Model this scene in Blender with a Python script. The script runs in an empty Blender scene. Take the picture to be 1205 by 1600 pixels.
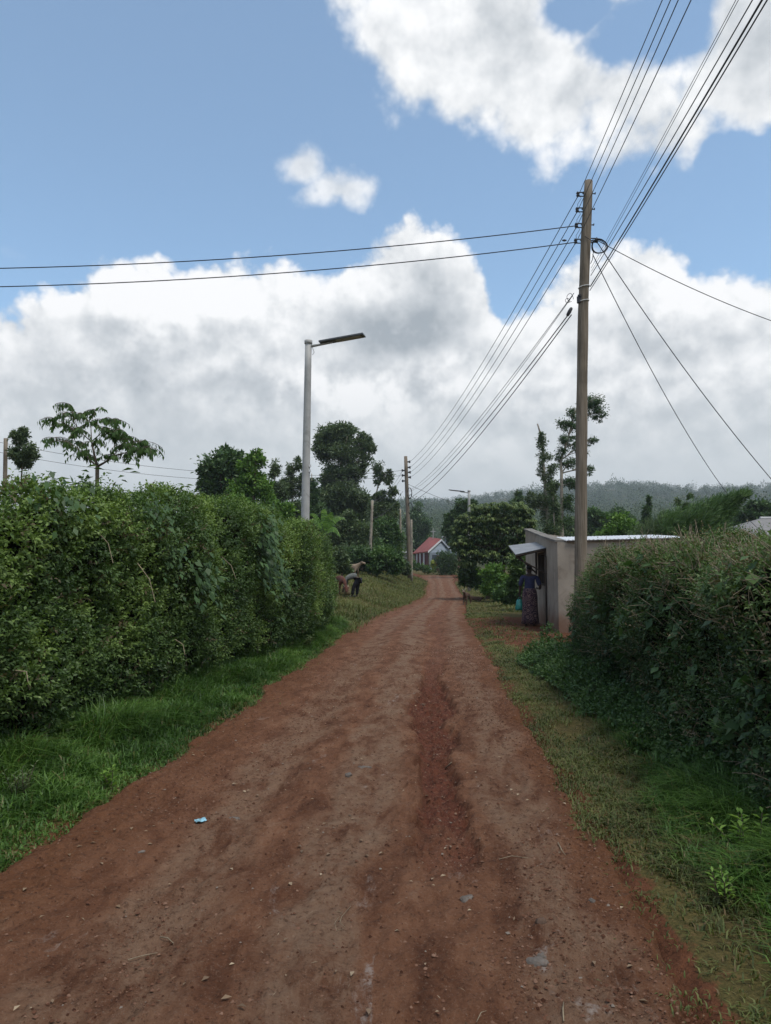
import bpy, bmesh, math, random
import numpy as np
from mathutils import Vector, Matrix
R = math.radians
random.seed(7)
rng = np.random.default_rng(7)
scene = bpy.context.scene
C = scene.collection

# ------------------------------------------------------------------ camera
FPX = 1155.0; PITCH = R(4.45); CAMZ = 1.55
cam = bpy.data.cameras.new('camera'); camo = bpy.data.objects.new('camera', cam); C.objects.link(camo)
cam.sensor_fit = 'HORIZONTAL'; cam.sensor_width = 36; cam.lens = 36 * FPX / 1205
cam.clip_end = 5000; cam.clip_start = 0.05
camo.location = (0, 0, CAMZ); camo.rotation_euler = (R(90) + PITCH, 0, 0)
scene.camera = camo

# ------------------------------------------------------------------ world
SUN_EL, SUN_AZ = R(64), R(135)          # azimuth clockwise from +Y
world = bpy.data.worlds.new('World'); scene.world = world; world.use_nodes = True
wt = world.node_tree; wt.nodes.clear()
SKY_STRENGTH = 0.15

class NT:
    """small helper to write node graphs as expressions"""
    def __init__(s, tree): s.t = tree
    def n(s, kind, **kw):
        nd = s.t.nodes.new(kind)
        for k, v in kw.items(): setattr(nd, k, v)
        return nd
    def put(s, sock, v):
        if isinstance(v, bpy.types.NodeSocket): s.t.links.new(v, sock)
        elif v is not None: sock.default_value = v
    def m(s, op, a, b=None, c=None, clamp=False):
        nd = s.n('ShaderNodeMath', operation=op, use_clamp=clamp)
        for i, v in enumerate((a, b, c)): s.put(nd.inputs[i], v)
        return nd.outputs[0]
    def vm(s, op, a, b=None, scale=None):
        nd = s.n('ShaderNodeVectorMath', operation=op)
        s.put(nd.inputs[0], a)
        if b is not None: s.put(nd.inputs[1], b)
        if scale is not None: s.put(nd.inputs['Scale'], scale)
        return nd.outputs['Value'] if op in ('LENGTH', 'DOT_PRODUCT', 'DISTANCE') else nd.outputs[0]
    def noise(s, vec, scale, detail=4, rough=0.55, dist=0.0, dims='3D'):
        nd = s.n('ShaderNodeTexNoise', noise_dimensions=dims)
        s.put(nd.inputs['Vector'], vec); s.put(nd.inputs['Scale'], scale); s.put(nd.inputs['Detail'], detail)
        s.put(nd.inputs['Roughness'], rough); s.put(nd.inputs['Distortion'], dist)
        return nd.outputs[0]
    def vor(s, vec, scale, detail=0, feature='F1', rough=0.5, out='Distance'):
        nd = s.n('ShaderNodeTexVoronoi', feature=feature)
        s.put(nd.inputs['Vector'], vec); s.put(nd.inputs['Scale'], scale)
        if 'Detail' in nd.inputs: s.put(nd.inputs['Detail'], detail); s.put(nd.inputs['Roughness'], rough)
        return nd.outputs[out]
    def mapr(s, v, a, b, c=0.0, d=1.0, smooth=True):
        nd = s.n('ShaderNodeMapRange', interpolation_type='SMOOTHSTEP' if smooth else 'LINEAR')
        for i, x in enumerate((v, a, b, c, d)): s.put(nd.inputs[i], x)
        return nd.outputs[0]
    def mix(s, f, a, b, mode='MIX'):
        nd = s.n('ShaderNodeMix', data_type='RGBA', blend_type=mode)
        s.put(nd.inputs[0], f)
        for i, v in ((6, a), (7, b)):
            s.put(nd.inputs[i], (*v, 1) if isinstance(v, tuple) and len(v) == 3 else v)
        return nd.outputs[2]
    def ramp(s, f, stops, interp='LINEAR'):
        nd = s.n('ShaderNodeValToRGB'); nd.color_ramp.interpolation = interp
        cr = nd.color_ramp
        while len(cr.elements) < len(stops): cr.elements.new(0.5)
        for e, (p, c) in zip(cr.elements, stops): e.position = p; e.color = (*c, 1)
        s.put(nd.inputs[0], f)
        return nd.outputs[0]
    def curve(s, f, pts):
        nd = s.n('ShaderNodeFloatCurve'); cv = nd.mapping.curves[0]
        while len(cv.points) < len(pts): cv.points.new(0.5, 0.5)
        for p, (x, y) in zip(cv.points, pts): p.location = (x, y); p.handle_type = 'AUTO_CLAMPED'
        nd.mapping.update()
        s.put(nd.inputs['Value'], f)
        return nd.outputs[0]

def ray(px, py):
    u = (px - 602.5) / FPX; v = (800 - py) / FPX
    return (u, math.cos(PITCH) - math.sin(PITCH) * v, math.sin(PITCH) + math.cos(PITCH) * v)
def azel(px, py):
    x, y, z = ray(px, py)
    return math.atan2(x, y), math.atan2(z, math.hypot(x, y))
def at(px, py, Y):
    x, y, z = ray(px, py)
    return Vector((x * Y / y, Y, CAMZ + z * Y / y))

W = NT(wt)
tc = W.n('ShaderNodeTexCoord').outputs['Generated']
sep = W.n('ShaderNodeSeparateXYZ'); W.put(sep.inputs[0], tc)
sx, sy, sz = sep.outputs
AZ = W.m('ARCTAN2', sx, W.m('MAXIMUM', W.m('ABSOLUTE', sy), 0.05))
EL = W.m('ARCSINE', sz)
az01 = W.mapr(AZ, -0.6, 0.6, 0, 1, smooth=False)
def cloudfield(off):
    v = W.vm('ADD', tc, off) if off else tc
    n1 = W.m('SUBTRACT', W.noise(v, 5.5, 8, 0.56, 0.15), 0.5)
    b1 = W.m('SUBTRACT', 0.42, W.vor(v, 9.0, 4, 'F1', 0.55))
    b2 = W.m('SUBTRACT', 0.42, W.vor(v, 30.0, 3, 'F1', 0.6))
    return W.m('ADD', W.m('MULTIPLY', n1, 0.2), W.m('ADD', W.m('MULTIPLY', b1, 0.075), W.m('MULTIPLY', b2, 0.02)))
D0 = cloudfield(None)
D1 = cloudfield((0.012, 0.0, 0.022))
def crv(pix):
    pts = []
    for p in pix:
        a, e = azel(*p); pts.append(((a + 0.6) / 1.2, e))
    return W.curve(az01, [(0.0, pts[0][1])] + pts + [(1.0, pts[-1][1])])
def blob(px, py, rx, ry):
    a, e = azel(px, py); a1, e1 = azel(px + rx, py); a2, e2 = azel(px, py - ry)
    ra, re = max(abs(a1 - a), 1e-3), max(abs(e2 - e), 1e-3)
    x = W.m('DIVIDE', W.m('SUBTRACT', AZ, a), ra); y = W.m('DIVIDE', W.m('SUBTRACT', EL, e), re)
    d = W.m('SQRT', W.m('ADD', W.m('MULTIPLY', x, x), W.m('MULTIPLY', y, y)))
    return W.m('SUBTRACT', 1.0, d)
low = crv([(0, 470), (60, 450), (130, 415), (260, 400), (400, 412), (490, 428), (530, 395), (640, 352), (700, 365), (745, 400), (800, 466), (850, 452), (905, 430), (960, 388), (1010, 372), (1100, 385), (1205, 392)])
high = crv([(480, -90), (510, 20), (560, 105), (620, 190), (690, 215), (760, 265), (830, 295), (900, 300), (1000, 312), (1080, 262), (1110, 235), (1150, 230), (1205, 240)])
# the low bank
dlow = W.m('ADD', W.m('SUBTRACT', W.m('ADD', low, 0.036), EL), W.m('MULTIPLY', D0, 0.62))
mlow = W.mapr(dlow, -0.004, 0.018)
dhigh = W.m('ADD', W.m('MINIMUM', W.m('ADD', W.m('SUBTRACT', EL, high), 0.03), 0.085), W.m('MULTIPLY', D0, 1.0))
hole = W.m('MAXIMUM', blob(1005, 55, 150, 75), blob(890, 15, 85, 75))
hole = W.m('MAXIMUM', hole, blob(1140, 245, 60, 50))
dhigh = W.m('SUBTRACT', dhigh, W.m('MULTIPLY', W.m('MAXIMUM', hole, 0.0), 0.125))
dhigh = W.m('ADD', dhigh, W.m('MULTIPLY', W.m('MAXIMUM', W.m('MAXIMUM', W.m('MAXIMUM', blob(800, 110, 150, 150), blob(1190, 70, 110, 160)), blob(700, 60, 150, 120)), 0.0), 0.11))
mhigh = W.mapr(dhigh, -0.015, 0.05)
dsm = W.m('ADD', W.m('MULTIPLY', W.m('MAXIMUM', blob(530, 296, 125, 72), blob(478, 262, 75, 70)), 0.15), W.m('MULTIPLY', D0, 1.0))
msm = W.mapr(dsm, 0.0, 0.06, 0, 0.85)
dw = W.m('ADD', W.m('MULTIPLY', blob(30, 398, 70, 22), 0.03), W.m('MULTIPLY', D0, 0.6))
msm = W.m('MAXIMUM', msm, W.mapr(dw, -0.02, 0.06, 0, 0.55))
dens = W.m('MAXIMUM', W.m('MAXIMUM', mlow, mhigh), msm)
# shade of the clouds: relief towards the light, broad grey undersides, thin bright rims
relief = W.m('MULTIPLY', W.m('SUBTRACT', D0, D1), 7.5)
big = W.m('SUBTRACT', W.noise(W.vm('MULTIPLY', tc, (1, 1, 2.2)), 4.5, 5, 0.55, 0.6), 0.5)
rim = W.mapr(dlow, 0.0, 0.10, 1.0, 0.0)
def soft(px, py, rx, ry, k):
    a = W.m('ADD', blob(px, py, rx, ry), W.m('MULTIPLY', D0, 4.0))
    return W.mapr(a, -0.1, 0.6, 0, k)
grey = W.m('ADD', soft(630, 520, 190, 75, 0.34), soft(150, 600, 360, 75, 0.15))
grey = W.m('ADD', grey, soft(690, 440, 90, 60, 0.16))
grey = W.m('ADD', grey, soft(1060, 545, 200, 48, 0.15))
grey = W.m('ADD', grey, soft(300, 690, 330, 42, 0.09))
grey = W.m('ADD', grey, soft(880, 660, 300, 45, 0.10))
bright = W.m('ADD', soft(570, 620, 200, 65, 0.38), soft(260, 470, 300, 70, 0.30))
bright = W.m('ADD', bright, soft(1090, 450, 190, 75, 0.22))
blow = W.m('ADD', 0.77, W.m('SUBTRACT', bright, grey))
blow = W.m('ADD', blow, W.m('ADD', W.m('MULTIPLY', relief, 0.6), W.m('MULTIPLY', big, 0.22)))
blow = W.m('ADD', blow, W.m('MULTIPLY', rim, 0.16))
bhigh = W.m('ADD', W.m('ADD', 0.85, W.m('MULTIPLY', relief, 0.45)), W.m('MULTIPLY', big, 0.30))
bhigh = W.m('SUBTRACT', bhigh, soft(1190, 90, 120, 120, 0.16))
bb = W.mix(mlow, bhigh, blow)
bb = W.m('MINIMUM', W.m('MAXIMUM', bb, 0.36), 0.97)
ccol = W.ramp(bb, [(0.0, (0.26, 0.31, 0.36)), (0.45, (0.36, 0.40, 0.44)), (0.7, (0.60, 0.63, 0.66)), (0.92, (0.89, 0.90, 0.91)), (1.0, (0.96, 0.96, 0.97))])
sky = W.n('ShaderNodeTexSky', sky_type='NISHITA'); sky.sun_disc = False
sky.sun_elevation = SUN_EL; sky.sun_rotation = SUN_AZ
sky.air_density = 1.0; sky.dust_density = 1.2; sky.ozone_density = 1.5; sky.altitude = 1800
inv = 1.0 / SKY_STRENGTH
hazecol = W.mapr(EL, 0.09, 0.27, 1, 0)
cloudlit = W.mix(W.m('MULTIPLY', hazecol, 0.9), ccol, (0.60, 0.645, 0.67))
ci_ = inv * 0.75; cloudlit = W.mix(1.0, cloudlit, (ci_, ci_, ci_), 'MULTIPLY')
skycol = W.mix(0.10, W.mix(1.0, sky.outputs[0], (0.90, 1.03, 0.97), 'MULTIPLY'), (0.55 * inv, 0.62 * inv, 0.68 * inv))
wcol = W.mix(dens, skycol, cloudlit)
bg = W.n('ShaderNodeBackground'); W.put(bg.inputs[0], wcol); bg.inputs[1].default_value = SKY_STRENGTH
wo = W.n('ShaderNodeOutputWorld'); wt.links.new(bg.outputs[0], wo.inputs[0])
world.cycles.sampling_method = 'MANUAL'; world.cycles.sample_map_resolution = 512

# ------------------------------------------------------------------ sun
sl = bpy.data.lights.new('sun', 'SUN'); so = bpy.data.objects.new('sun', sl); C.objects.link(so)
sl.energy = 1.5; sl.angle = R(18); sl.color = (1.0, 0.95, 0.88)
sd = Vector((math.sin(SUN_AZ) * math.cos(SUN_EL), math.cos(SUN_AZ) * math.cos(SUN_EL), math.sin(SUN_EL)))
so.rotation_euler = sd.to_track_quat('Z', 'Y').to_euler(); so.location = (20, -10, 30)

# ------------------------------------------------------------------ exposure
scene.view_settings.view_transform = 'Standard'; scene.view_settings.look = 'None'
scene.view_settings.exposure = 0.62; scene.view_settings.gamma = 1.0
scene.render.engine = 'CYCLES'
scene.cycles.max_bounces = 5; scene.cycles.diffuse_bounces = 3; scene.cycles.glossy_bounces = 2
scene.cycles.transmission_bounces = 3; scene.cycles.volume_bounces = 0; scene.cycles.transparent_max_bounces = 8
scene.cycles.caustics_reflective = False; scene.cycles.caustics_refractive = False
scene.cycles.use_denoising = True

# ------------------------------------------------------------------ bookkeeping
def tag(o, label=None, cat=None, group=None, kind=None):
    if label: o['label'] = label
    if cat: o['category'] = cat
    if group: o['group'] = group
    if kind: o['kind'] = kind
    return o
def empty(name, loc, label=None, cat=None, group=None, rz=0.0):
    o = bpy.data.objects.new(name, None); C.objects.link(o); o.location = loc; o.rotation_euler = (0, 0, rz)
    o.empty_display_size = 0.2
    return tag(o, label, cat, group)
def link(name, me, mat=None, parent=None, world_coords=True):
    o = bpy.data.objects.new(name, me); C.objects.link(o)
    if mat is not None: me.materials.append(mat)
    if parent is not None:
        o.parent = parent
        if world_coords:
            p = parent
            while p is not None:
                pass
                break
            o.matrix_parent_inverse = wmat(parent).inverted()
    return o
def wmat(o):
    m = Matrix.LocRotScale(o.location, o.rotation_euler, o.scale)
    if o.parent: m = wmat(o.parent) @ o.matrix_parent_inverse @ m
    return m

class MB:
    """collects polygons, then links them as one mesh"""
    def __init__(s): s.v = []; s.f = []
    def poly(s, pts, faces):
        b = len(s.v); s.v += [tuple(p) for p in pts]; s.f += [tuple(i + b for i in f) for f in faces]; return s
    def box(s, c, size, rz=0.0, M=None):
        hx, hy, hz = size[0] / 2, size[1] / 2, size[2] / 2
        pts = [Vector((x * hx, y * hy, z * hz)) for z in (-1, 1) for y in (-1, 1) for x in (-1, 1)]
        rot = M if M is not None else Matrix.Rotation(rz, 3, 'Z')
        pts = [rot @ p + Vector(c) for p in pts]
        return s.poly(pts, [(0, 2, 3, 1), (4, 5, 7, 6), (0, 1, 5, 4), (2, 6, 7, 3), (0, 4, 6, 2), (1, 3, 7, 5)])
    def prism(s, ring, off):
        n = len(ring); off = Vector(off)
        a = [Vector(p) for p in ring]; b = [p + off for p in a]
        return s.poly(a + b, [tuple(range(n - 1, -1, -1)), tuple(range(n, 2 * n))] + [(i, (i + 1) % n, n + (i + 1) % n, n + i) for i in range(n)])
    def tube(s, pts, rad, seg=8, cap=True):
        pts = [Vector(p) for p in pts]; n = len(pts)
        if not hasattr(rad, '__len__'): rad = [rad] * n
        rings = []; up = None
        for i, p in enumerate(pts):
            d = (pts[min(i + 1, n - 1)] - pts[max(i - 1, 0)])
            d = d.normalized() if d.length > 1e-9 else Vector((0, 0, 1))
            if up is None: up = Vector((1, 0, 0)) if abs(d.x) < 0.8 else Vector((0, 1, 0))
            e1 = (up - d * up.dot(d)).normalized(); e2 = d.cross(e1); up = e1
            rings += [p + (e1 * math.cos(2 * math.pi * k / seg) + e2 * math.sin(2 * math.pi * k / seg)) * rad[i] for k in range(seg)]
        f = []
        for i in range(n - 1):
            for k in range(seg):
                a = i * seg + k; b = i * seg + (k + 1) % seg
                f.append((a, b, b + seg, a + seg))
        if cap: f.append(tuple(range(seg - 1, -1, -1))); f.append(tuple(range((n - 1) * seg, n * seg)))
        return s.poly(rings, f)
    def mesh(s, name, smooth=False):
        me = bpy.data.meshes.new(name); me.from_pydata(s.v, [], s.f); me.update()
        if smooth:
            me.polygons.foreach_set('use_smooth', [True] * len(me.polygons))
        return me
    def build(s, name, mat, parent=None, smooth=False, bevel=0.0):
        o = link(name, s.mesh(name, smooth), mat, parent)
        if bevel:
            b = o.modifiers.new('bevel', 'BEVEL'); b.width = bevel; b.segments = 2; b.limit_method = 'ANGLE'
        return o

def np_mesh(name, V, F, var=None, smooth=False, attrs=None):
    """V (n,3), F (m,k) all same size"""
    me = bpy.data.meshes.new(name)
    n, (m, k) = len(V), F.shape
    me.vertices.add(n); me.vertices.foreach_set('co', np.ascontiguousarray(V, dtype=np.float32).ravel())
    me.loops.add(m * k); me.loops.foreach_set('vertex_index', np.ascontiguousarray(F, dtype=np.int32).ravel())
    me.polygons.add(m)
    me.polygons.foreach_set('loop_start', np.arange(0, m * k, k, dtype=np.int32))
    me.polygons.foreach_set('loop_total', np.full(m, k, dtype=np.int32))
    if smooth: me.polygons.foreach_set('use_smooth', np.ones(m, dtype=bool))
    if var is not None:
        a = me.attributes.new('lv', 'FLOAT_VECTOR', 'POINT'); a.data.foreach_set('vector', np.ascontiguousarray(var, dtype=np.float32).ravel())
    for kx, vx in (attrs or {}).items():
        a = me.attributes.new(kx, 'FLOAT', 'POINT'); a.data.foreach_set('value', np.ascontiguousarray(vx, dtype=np.float32))
    me.update(calc_edges=True); me.validate()
    return me

# ------------------------------------------------------------------ numpy noise
_perm = np.random.default_rng(3).random((256, 256))
def vnoise(x, y):
    xi = np.floor(x).astype(int); yi = np.floor(y).astype(int); fx = x - xi; fy = y - yi
    fx = fx * fx * (3 - 2 * fx); fy = fy * fy * (3 - 2 * fy)
    g = lambda a, b: _perm[a % 256, b % 256]
    return (g(xi, yi) * (1 - fx) + g(xi + 1, yi) * fx) * (1 - fy) + (g(xi, yi + 1) * (1 - fx) + g(xi + 1, yi + 1) * fx) * fy
def fbm(x, y, o=4, r=0.5):
    x = np.asarray(x, dtype=float); y = np.asarray(y, dtype=float)
    t = np.zeros(np.broadcast(x, y).shape); a = 1.0; s = 0
    for i in range(o):
        t = t + a * (vnoise(x * 2 ** i + 17.3 * i, y * 2 ** i + 5.1 * i) - 0.5); s += a; a *= r
    return t / s * 2
def sstep(x, a, b):
    t = np.clip((np.asarray(x, dtype=float) - a) / (b - a), 0, 1); return t * t * (3 - 2 * t)

# ------------------------------------------------------------------ terrain
KR = 0.0675                                    # the road runs slightly right of the view axis
EDGE_L, EDGE_R = -2.15, 0.88
def rw(Y): return (1 - 0.26 * sstep(Y, 20, 42)) * (1 + 0.45 * sstep(Y, 58, 70))
def ro(Y): return 0.80 * sstep(Y, 20, 42)
def s_of(X, Y): return (np.asarray(X, dtype=float) - KR * np.asarray(Y, dtype=float) - ro(Y)) / rw(Y)
def base_z(Y):
    return np.interp(Y, [-100, 33, 45, 57, 75, 90, 130, 200], [0, 0, 0.15, 0.44, 0.85, 1.15, 2.0, 3.0])
def hill(X, Y):
    t = np.clip((Y - 120) / 780.0, 0, 1.0); drop = np.clip((Y - 930) / 400.0, 0, 1)
    crest = 76 + 18 * sstep(X, 60, 260) - 16 * sstep(-X, 40, 260) + 7 * fbm(X / 130.0, Y / 300.0, 3)
    return crest * t ** 1.25 * (1 - 0.6 * drop)
def ground_h(X, Y):
    X = np.asarray(X, dtype=float); Y = np.asarray(Y, dtype=float); s = X - KR * Y
    z = base_z(Y) + hill(X, Y)
    z = z + np.clip((EDGE_L * rw(Y) + ro(Y) - s), 0, 3.2) * 0.28 * sstep(Y, 20, 34) * (1 - sstep(Y, 70, 100))
    z = z + 0.10 * sstep(-s, 2.3, 3.0) * sstep(Y, -5, 1) + 0.05 * sstep(s, 1.1, 2.0)
    z = z + 0.03 * fbm(X * 0.9, Y * 0.9, 3) * sstep(np.abs(s + 0.6), 1.4, 2.2)
    z = z + sstep(Y, 40, 200) * 1.2 * fbm(X / 30, Y / 30, 3)
    return z
def gz(X, Y): return float(ground_h(X, Y))
def edge_noise(Y, k):
    return 0.15 * fbm(Y * 0.8 + 40 * k, Y * 0 + 3.3 * k, 3) + 0.09 * fbm(Y * 4.3 + 9 * k, Y * 0 + 1.7, 4, 0.7)

def mat_new(name):
    m = bpy.data.materials.new(name); m.use_nodes = True; t = m.node_tree
    for nd in list(t.nodes): t.nodes.remove(nd)
    G = NT(t); out = G.n('ShaderNodeOutputMaterial'); b = G.n('ShaderNodeBsdfPrincipled')
    t.links.new(b.outputs[0], out.inputs[0])
    return m, G, b, out
def bump(G, b, h, strength=0.4, dist=0.02):
    n = G.n('ShaderNodeBump'); G.put(n.inputs['Height'], h); n.inputs['Strength'].default_value = strength; n.inputs['Distance'].default_value = dist
    G.put(b.inputs['Normal'], n.outputs[0])
def simple(name, col, rough=0.7, metal=0.0, var=0.15, scale=3.0, bmp=0.0, bscale=40.0, spec=0.3, dirt=None):
    m, G, b, out = mat_new(name)
    tcv = G.n('ShaderNodeTexCoord').outputs['Object']
    n = G.noise(tcv, scale, 6, 0.6)
    c0 = tuple(max(0, x * (1 - var)) for x in col); c1 = tuple(min(1, x * (1 + var)) for x in col)
    c = G.mix(G.mapr(n, 0.3, 0.7), c0, c1)
    if dirt: c = G.mix(G.mapr(G.noise(tcv, scale * 1.7, 5, 0.65, 1.0), 0.5, 0.72, 0, 0.8), c, dirt)
    G.put(b.inputs['Base Color'], c); b.inputs['Roughness'].default_value = rough; b.inputs['Metallic'].default_value = metal
    b.inputs['Specular IOR Level'].default_value = spec
    if bmp: bump(G, b, G.noise(tcv, bscale, 4, 0.6), bmp, 0.01)
    return m

# leaf materials: colour follows a number carried by every leaf: random, but lighter towards tops and tips
def leafmat(name, dark, mid, light, dry=None, rough=0.5, trans=0.25, spec=0.3):
    m, G, b, out = mat_new(name)
    at_ = G.n('ShaderNodeAttribute', attribute_name='lv'); sp = G.n('ShaderNodeSeparateXYZ'); G.put(sp.inputs[0], at_.outputs['Vector'])
    r, clump, dr = sp.outputs
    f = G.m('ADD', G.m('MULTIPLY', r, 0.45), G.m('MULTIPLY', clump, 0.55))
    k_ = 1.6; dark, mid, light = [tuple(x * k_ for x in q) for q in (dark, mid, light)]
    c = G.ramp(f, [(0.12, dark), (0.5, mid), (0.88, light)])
    if dry: c = G.mix(G.mapr(dr, 0.5, 0.9), c, dry)
    G.put(b.inputs['Base Color'], c); b.inputs['Roughness'].default_value = rough; b.inputs['Specular IOR Level'].default_value = spec
    tr = G.n('ShaderNodeBsdfTranslucent'); G.put(tr.inputs[0], G.mix(1.0, c, (1.1, 1.25, 0.6), 'MULTIPLY'))
    mx = G.n('ShaderNodeMixShader'); mx.inputs[0].default_value = trans
    G.t.links.new(b.outputs[0], mx.inputs[1]); G.t.links.new(tr.outputs[0], mx.inputs[2]); G.t.links.new(mx.outputs[0], out.inputs[0])
    return m
LEAF_HEDGE = leafmat('hedge_leaf', (0.020, 0.038, 0.015), (0.050, 0.086, 0.024), (0.138, 0.195, 0.050), dry=(0.12, 0.095, 0.05))
LEAF_HEDGE_DRY = leafmat('hedge_leaf_dull', (0.020, 0.036, 0.016), (0.042, 0.075, 0.024), (0.105, 0.15, 0.05), dry=(0.19, 0.15, 0.085))
LEAF_DARK = leafmat('tree_leaf_dark', (0.018, 0.036, 0.016), (0.036, 0.066, 0.026), (0.07, 0.115, 0.04))
LEAF_EUC = leafmat('tree_leaf_grey_green', (0.026, 0.042, 0.022), (0.052, 0.078, 0.036), (0.10, 0.13, 0.06))
LEAF_BRIGHT = leafmat('tree_leaf_bright', (0.025, 0.055, 0.012), (0.06, 0.12, 0.02), (0.13, 0.21, 0.04))
LEAF_MID = leafmat('tree_leaf_mid', (0.02, 0.042, 0.016), (0.04, 0.078, 0.024), (0.08, 0.13, 0.04))
LEAF_WHORL = leafmat('tree_leaf_whorl', (0.022, 0.042, 0.018), (0.055, 0.085, 0.03), (0.14, 0.17, 0.06))
LEAF_SAP = leafmat('sapling_leaf', (0.03, 0.055, 0.018), (0.05, 0.09, 0.025), (0.09, 0.15, 0.04), trans=0.4)
LEAF_YEL = leafmat('bush_leaf_yellow', (0.07, 0.10, 0.015), (0.15, 0.18, 0.02), (0.25, 0.27, 0.04))
GRASS_L = leafmat('grass_blade', (0.020, 0.046, 0.010), (0.050, 0.105, 0.020), (0.115, 0.19, 0.042), dry=(0.19, 0.15, 0.06), rough=0.45)
GRASS_S = leafmat('grass_short', (0.030, 0.038, 0.012), (0.066, 0.084, 0.024), (0.125, 0.13, 0.042), dry=(0.17, 0.115, 0.055), rough=0.6)
DARKCORE = simple('hedge_core', (0.012, 0.014, 0.008), 0.95, var=0.5, scale=6, spec=0.0)  # near-black colour standing in for shade between the hedge leaves
BARK = simple('bark', (0.11, 0.085, 0.06), 0.9, var=0.35, scale=8, bmp=0.6, bscale=30)
BARK_PALE = simple('bark_pale', (0.27, 0.235, 0.185), 0.85, var=0.3, scale=6, bmp=0.4, bscale=25)
TWIG_DRY = simple('dry_twig', (0.26, 0.21, 0.14), 0.9, var=0.3, scale=20)

def ground_material():
    m, G, b, out = mat_new('ground_grass_soil')
    P = G.n('ShaderNodeNewGeometry').outputs['Position']
    a = G.n('ShaderNodeAttribute', attribute_name='soil').outputs['Fac']
    n1 = G.noise(P, 0.7, 6, 0.6); n2 = G.noise(P, 7.0, 6, 0.65); n3 = G.noise(P, 45.0, 4, 0.6)
    n2b = G.noise(P, 28.0, 6, 0.75); grass = G.ramp(n2b, [(0.32, (0.0364, 0.0351, 0.0135)), (0.5, (0.0932, 0.0807, 0.0270)), (0.68, (0.1722, 0.1316, 0.0510))])
    grass = G.mix(G.mapr(n1, 0.4, 0.65, 0, 0.45), grass, (0.06, 0.04, 0.022))
    soil = G.ramp(n2, [(0.3, (0.0600, 0.0243, 0.0132)), (0.6, (0.1350, 0.0540, 0.0276)), (0.8, (0.1950, 0.1080, 0.0600))])
    f = G.mapr(G.m('ADD', a, G.m('MULTIPLY', G.m('SUBTRACT', n2, 0.5), 0.9)), 0.42, 0.58)
    py = G.n('ShaderNodeSeparateXYZ'); G.put(py.inputs[0], P)
    grass = G.mix(G.mapr(py.outputs[1], 90, 150), grass, G.mix(G.mapr(G.noise(P, .02, 4, .6), .5, .62), (0.028, 0.042, 0.02), (0.09, 0.085, 0.04)))
    G.put(b.inputs['Base Color'], G.mix(f, grass, soil)); b.inputs['Roughness'].default_value = 0.95
    b.inputs['Specular IOR Level'].default_value = 0.1
    bump(G, b, G.m('ADD', n2, G.m('MULTIPLY', n3, 0.5)), 0.8, 0.05)
    return m

def shop_patch(X, Y):
    return sstep(X, 2.1, 2.7) * (1 - sstep(X, 5.2, 5.8)) * sstep(Y, 12.0, 13.8) * (1 - sstep(Y, 22, 26))
def build_ground():
    def axis(fine0, fine1, step, lo, hi, g):
        a = list(np.arange(fine0, fine1, step)); x = fine1; d = step
        while x < hi: a.append(x); d *= g; x += d
        x = fine0; d = step; b = []
        while x > lo: d *= g; x -= d; b.append(x)
        return np.array(b[::-1] + a)
    xs = axis(-7, 9, 0.11, -2500, 2500, 1.10); ys = axis(0.5, 24, 0.11, -400, 2600, 1.045)
    X, Y = np.meshgrid(xs, ys); Z = ground_h(X, Y); s = s_of(X, Y)
    under = sstep(s, EDGE_L - 0.1, EDGE_L + 0.15) * (1 - sstep(s, EDGE_R - 0.15, EDGE_R + 0.15)) * sstep(Y, -14, -12) * (1 - sstep(Y, 76, 78))
    Z = Z - 0.16 * under
    soil = under + shop_patch(X, Y) * 0.8 + 0.35 * sstep(s, 0.6, 0.9) * (1 - sstep(s, 1.0, 1.9)) * (1 - sstep(Y, 25, 40))
    soil += 0.55 * sstep(s, -4.3, -3.9) * (1 - sstep(s, -3.55, -3.1)) * sstep(Y, 3, 4) * (1 - sstep(Y, 9, 12))
    soil += 0.8 * sstep(Y, 58, 63) * (1 - sstep(Y, 76, 82)) * sstep(s, -9, -7) * (1 - sstep(s, 2.0, 3.5))
    soil += 0.55 * (sstep(s, EDGE_L - 0.45, EDGE_L - 0.05) * (s < EDGE_L + .1) + 0.75 * (1 - sstep(s, EDGE_R + 0.02, EDGE_R + 0.22)) * (s > EDGE_R - .1)) * sstep(Y, -14, 0) * (1 - sstep(Y, 70, 80))
    soil = np.clip(soil, 0, 1)
    ny, nx = X.shape; idx = np.arange(ny * nx).reshape(ny, nx)
    F = np.stack([idx[:-1, :-1], idx[:-1, 1:], idx[1:, 1:], idx[1:, :-1]], -1).reshape(-1, 4)
    me = np_mesh('ground', np.stack([X, Y, Z], -1).reshape(-1, 3), F, smooth=True, attrs={'soil': soil.ravel()})
    o = link('ground', me, ground_material()); tag(o, 'grassy verges and fields either side of the dirt road', None, kind='structure')
build_ground()

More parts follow.
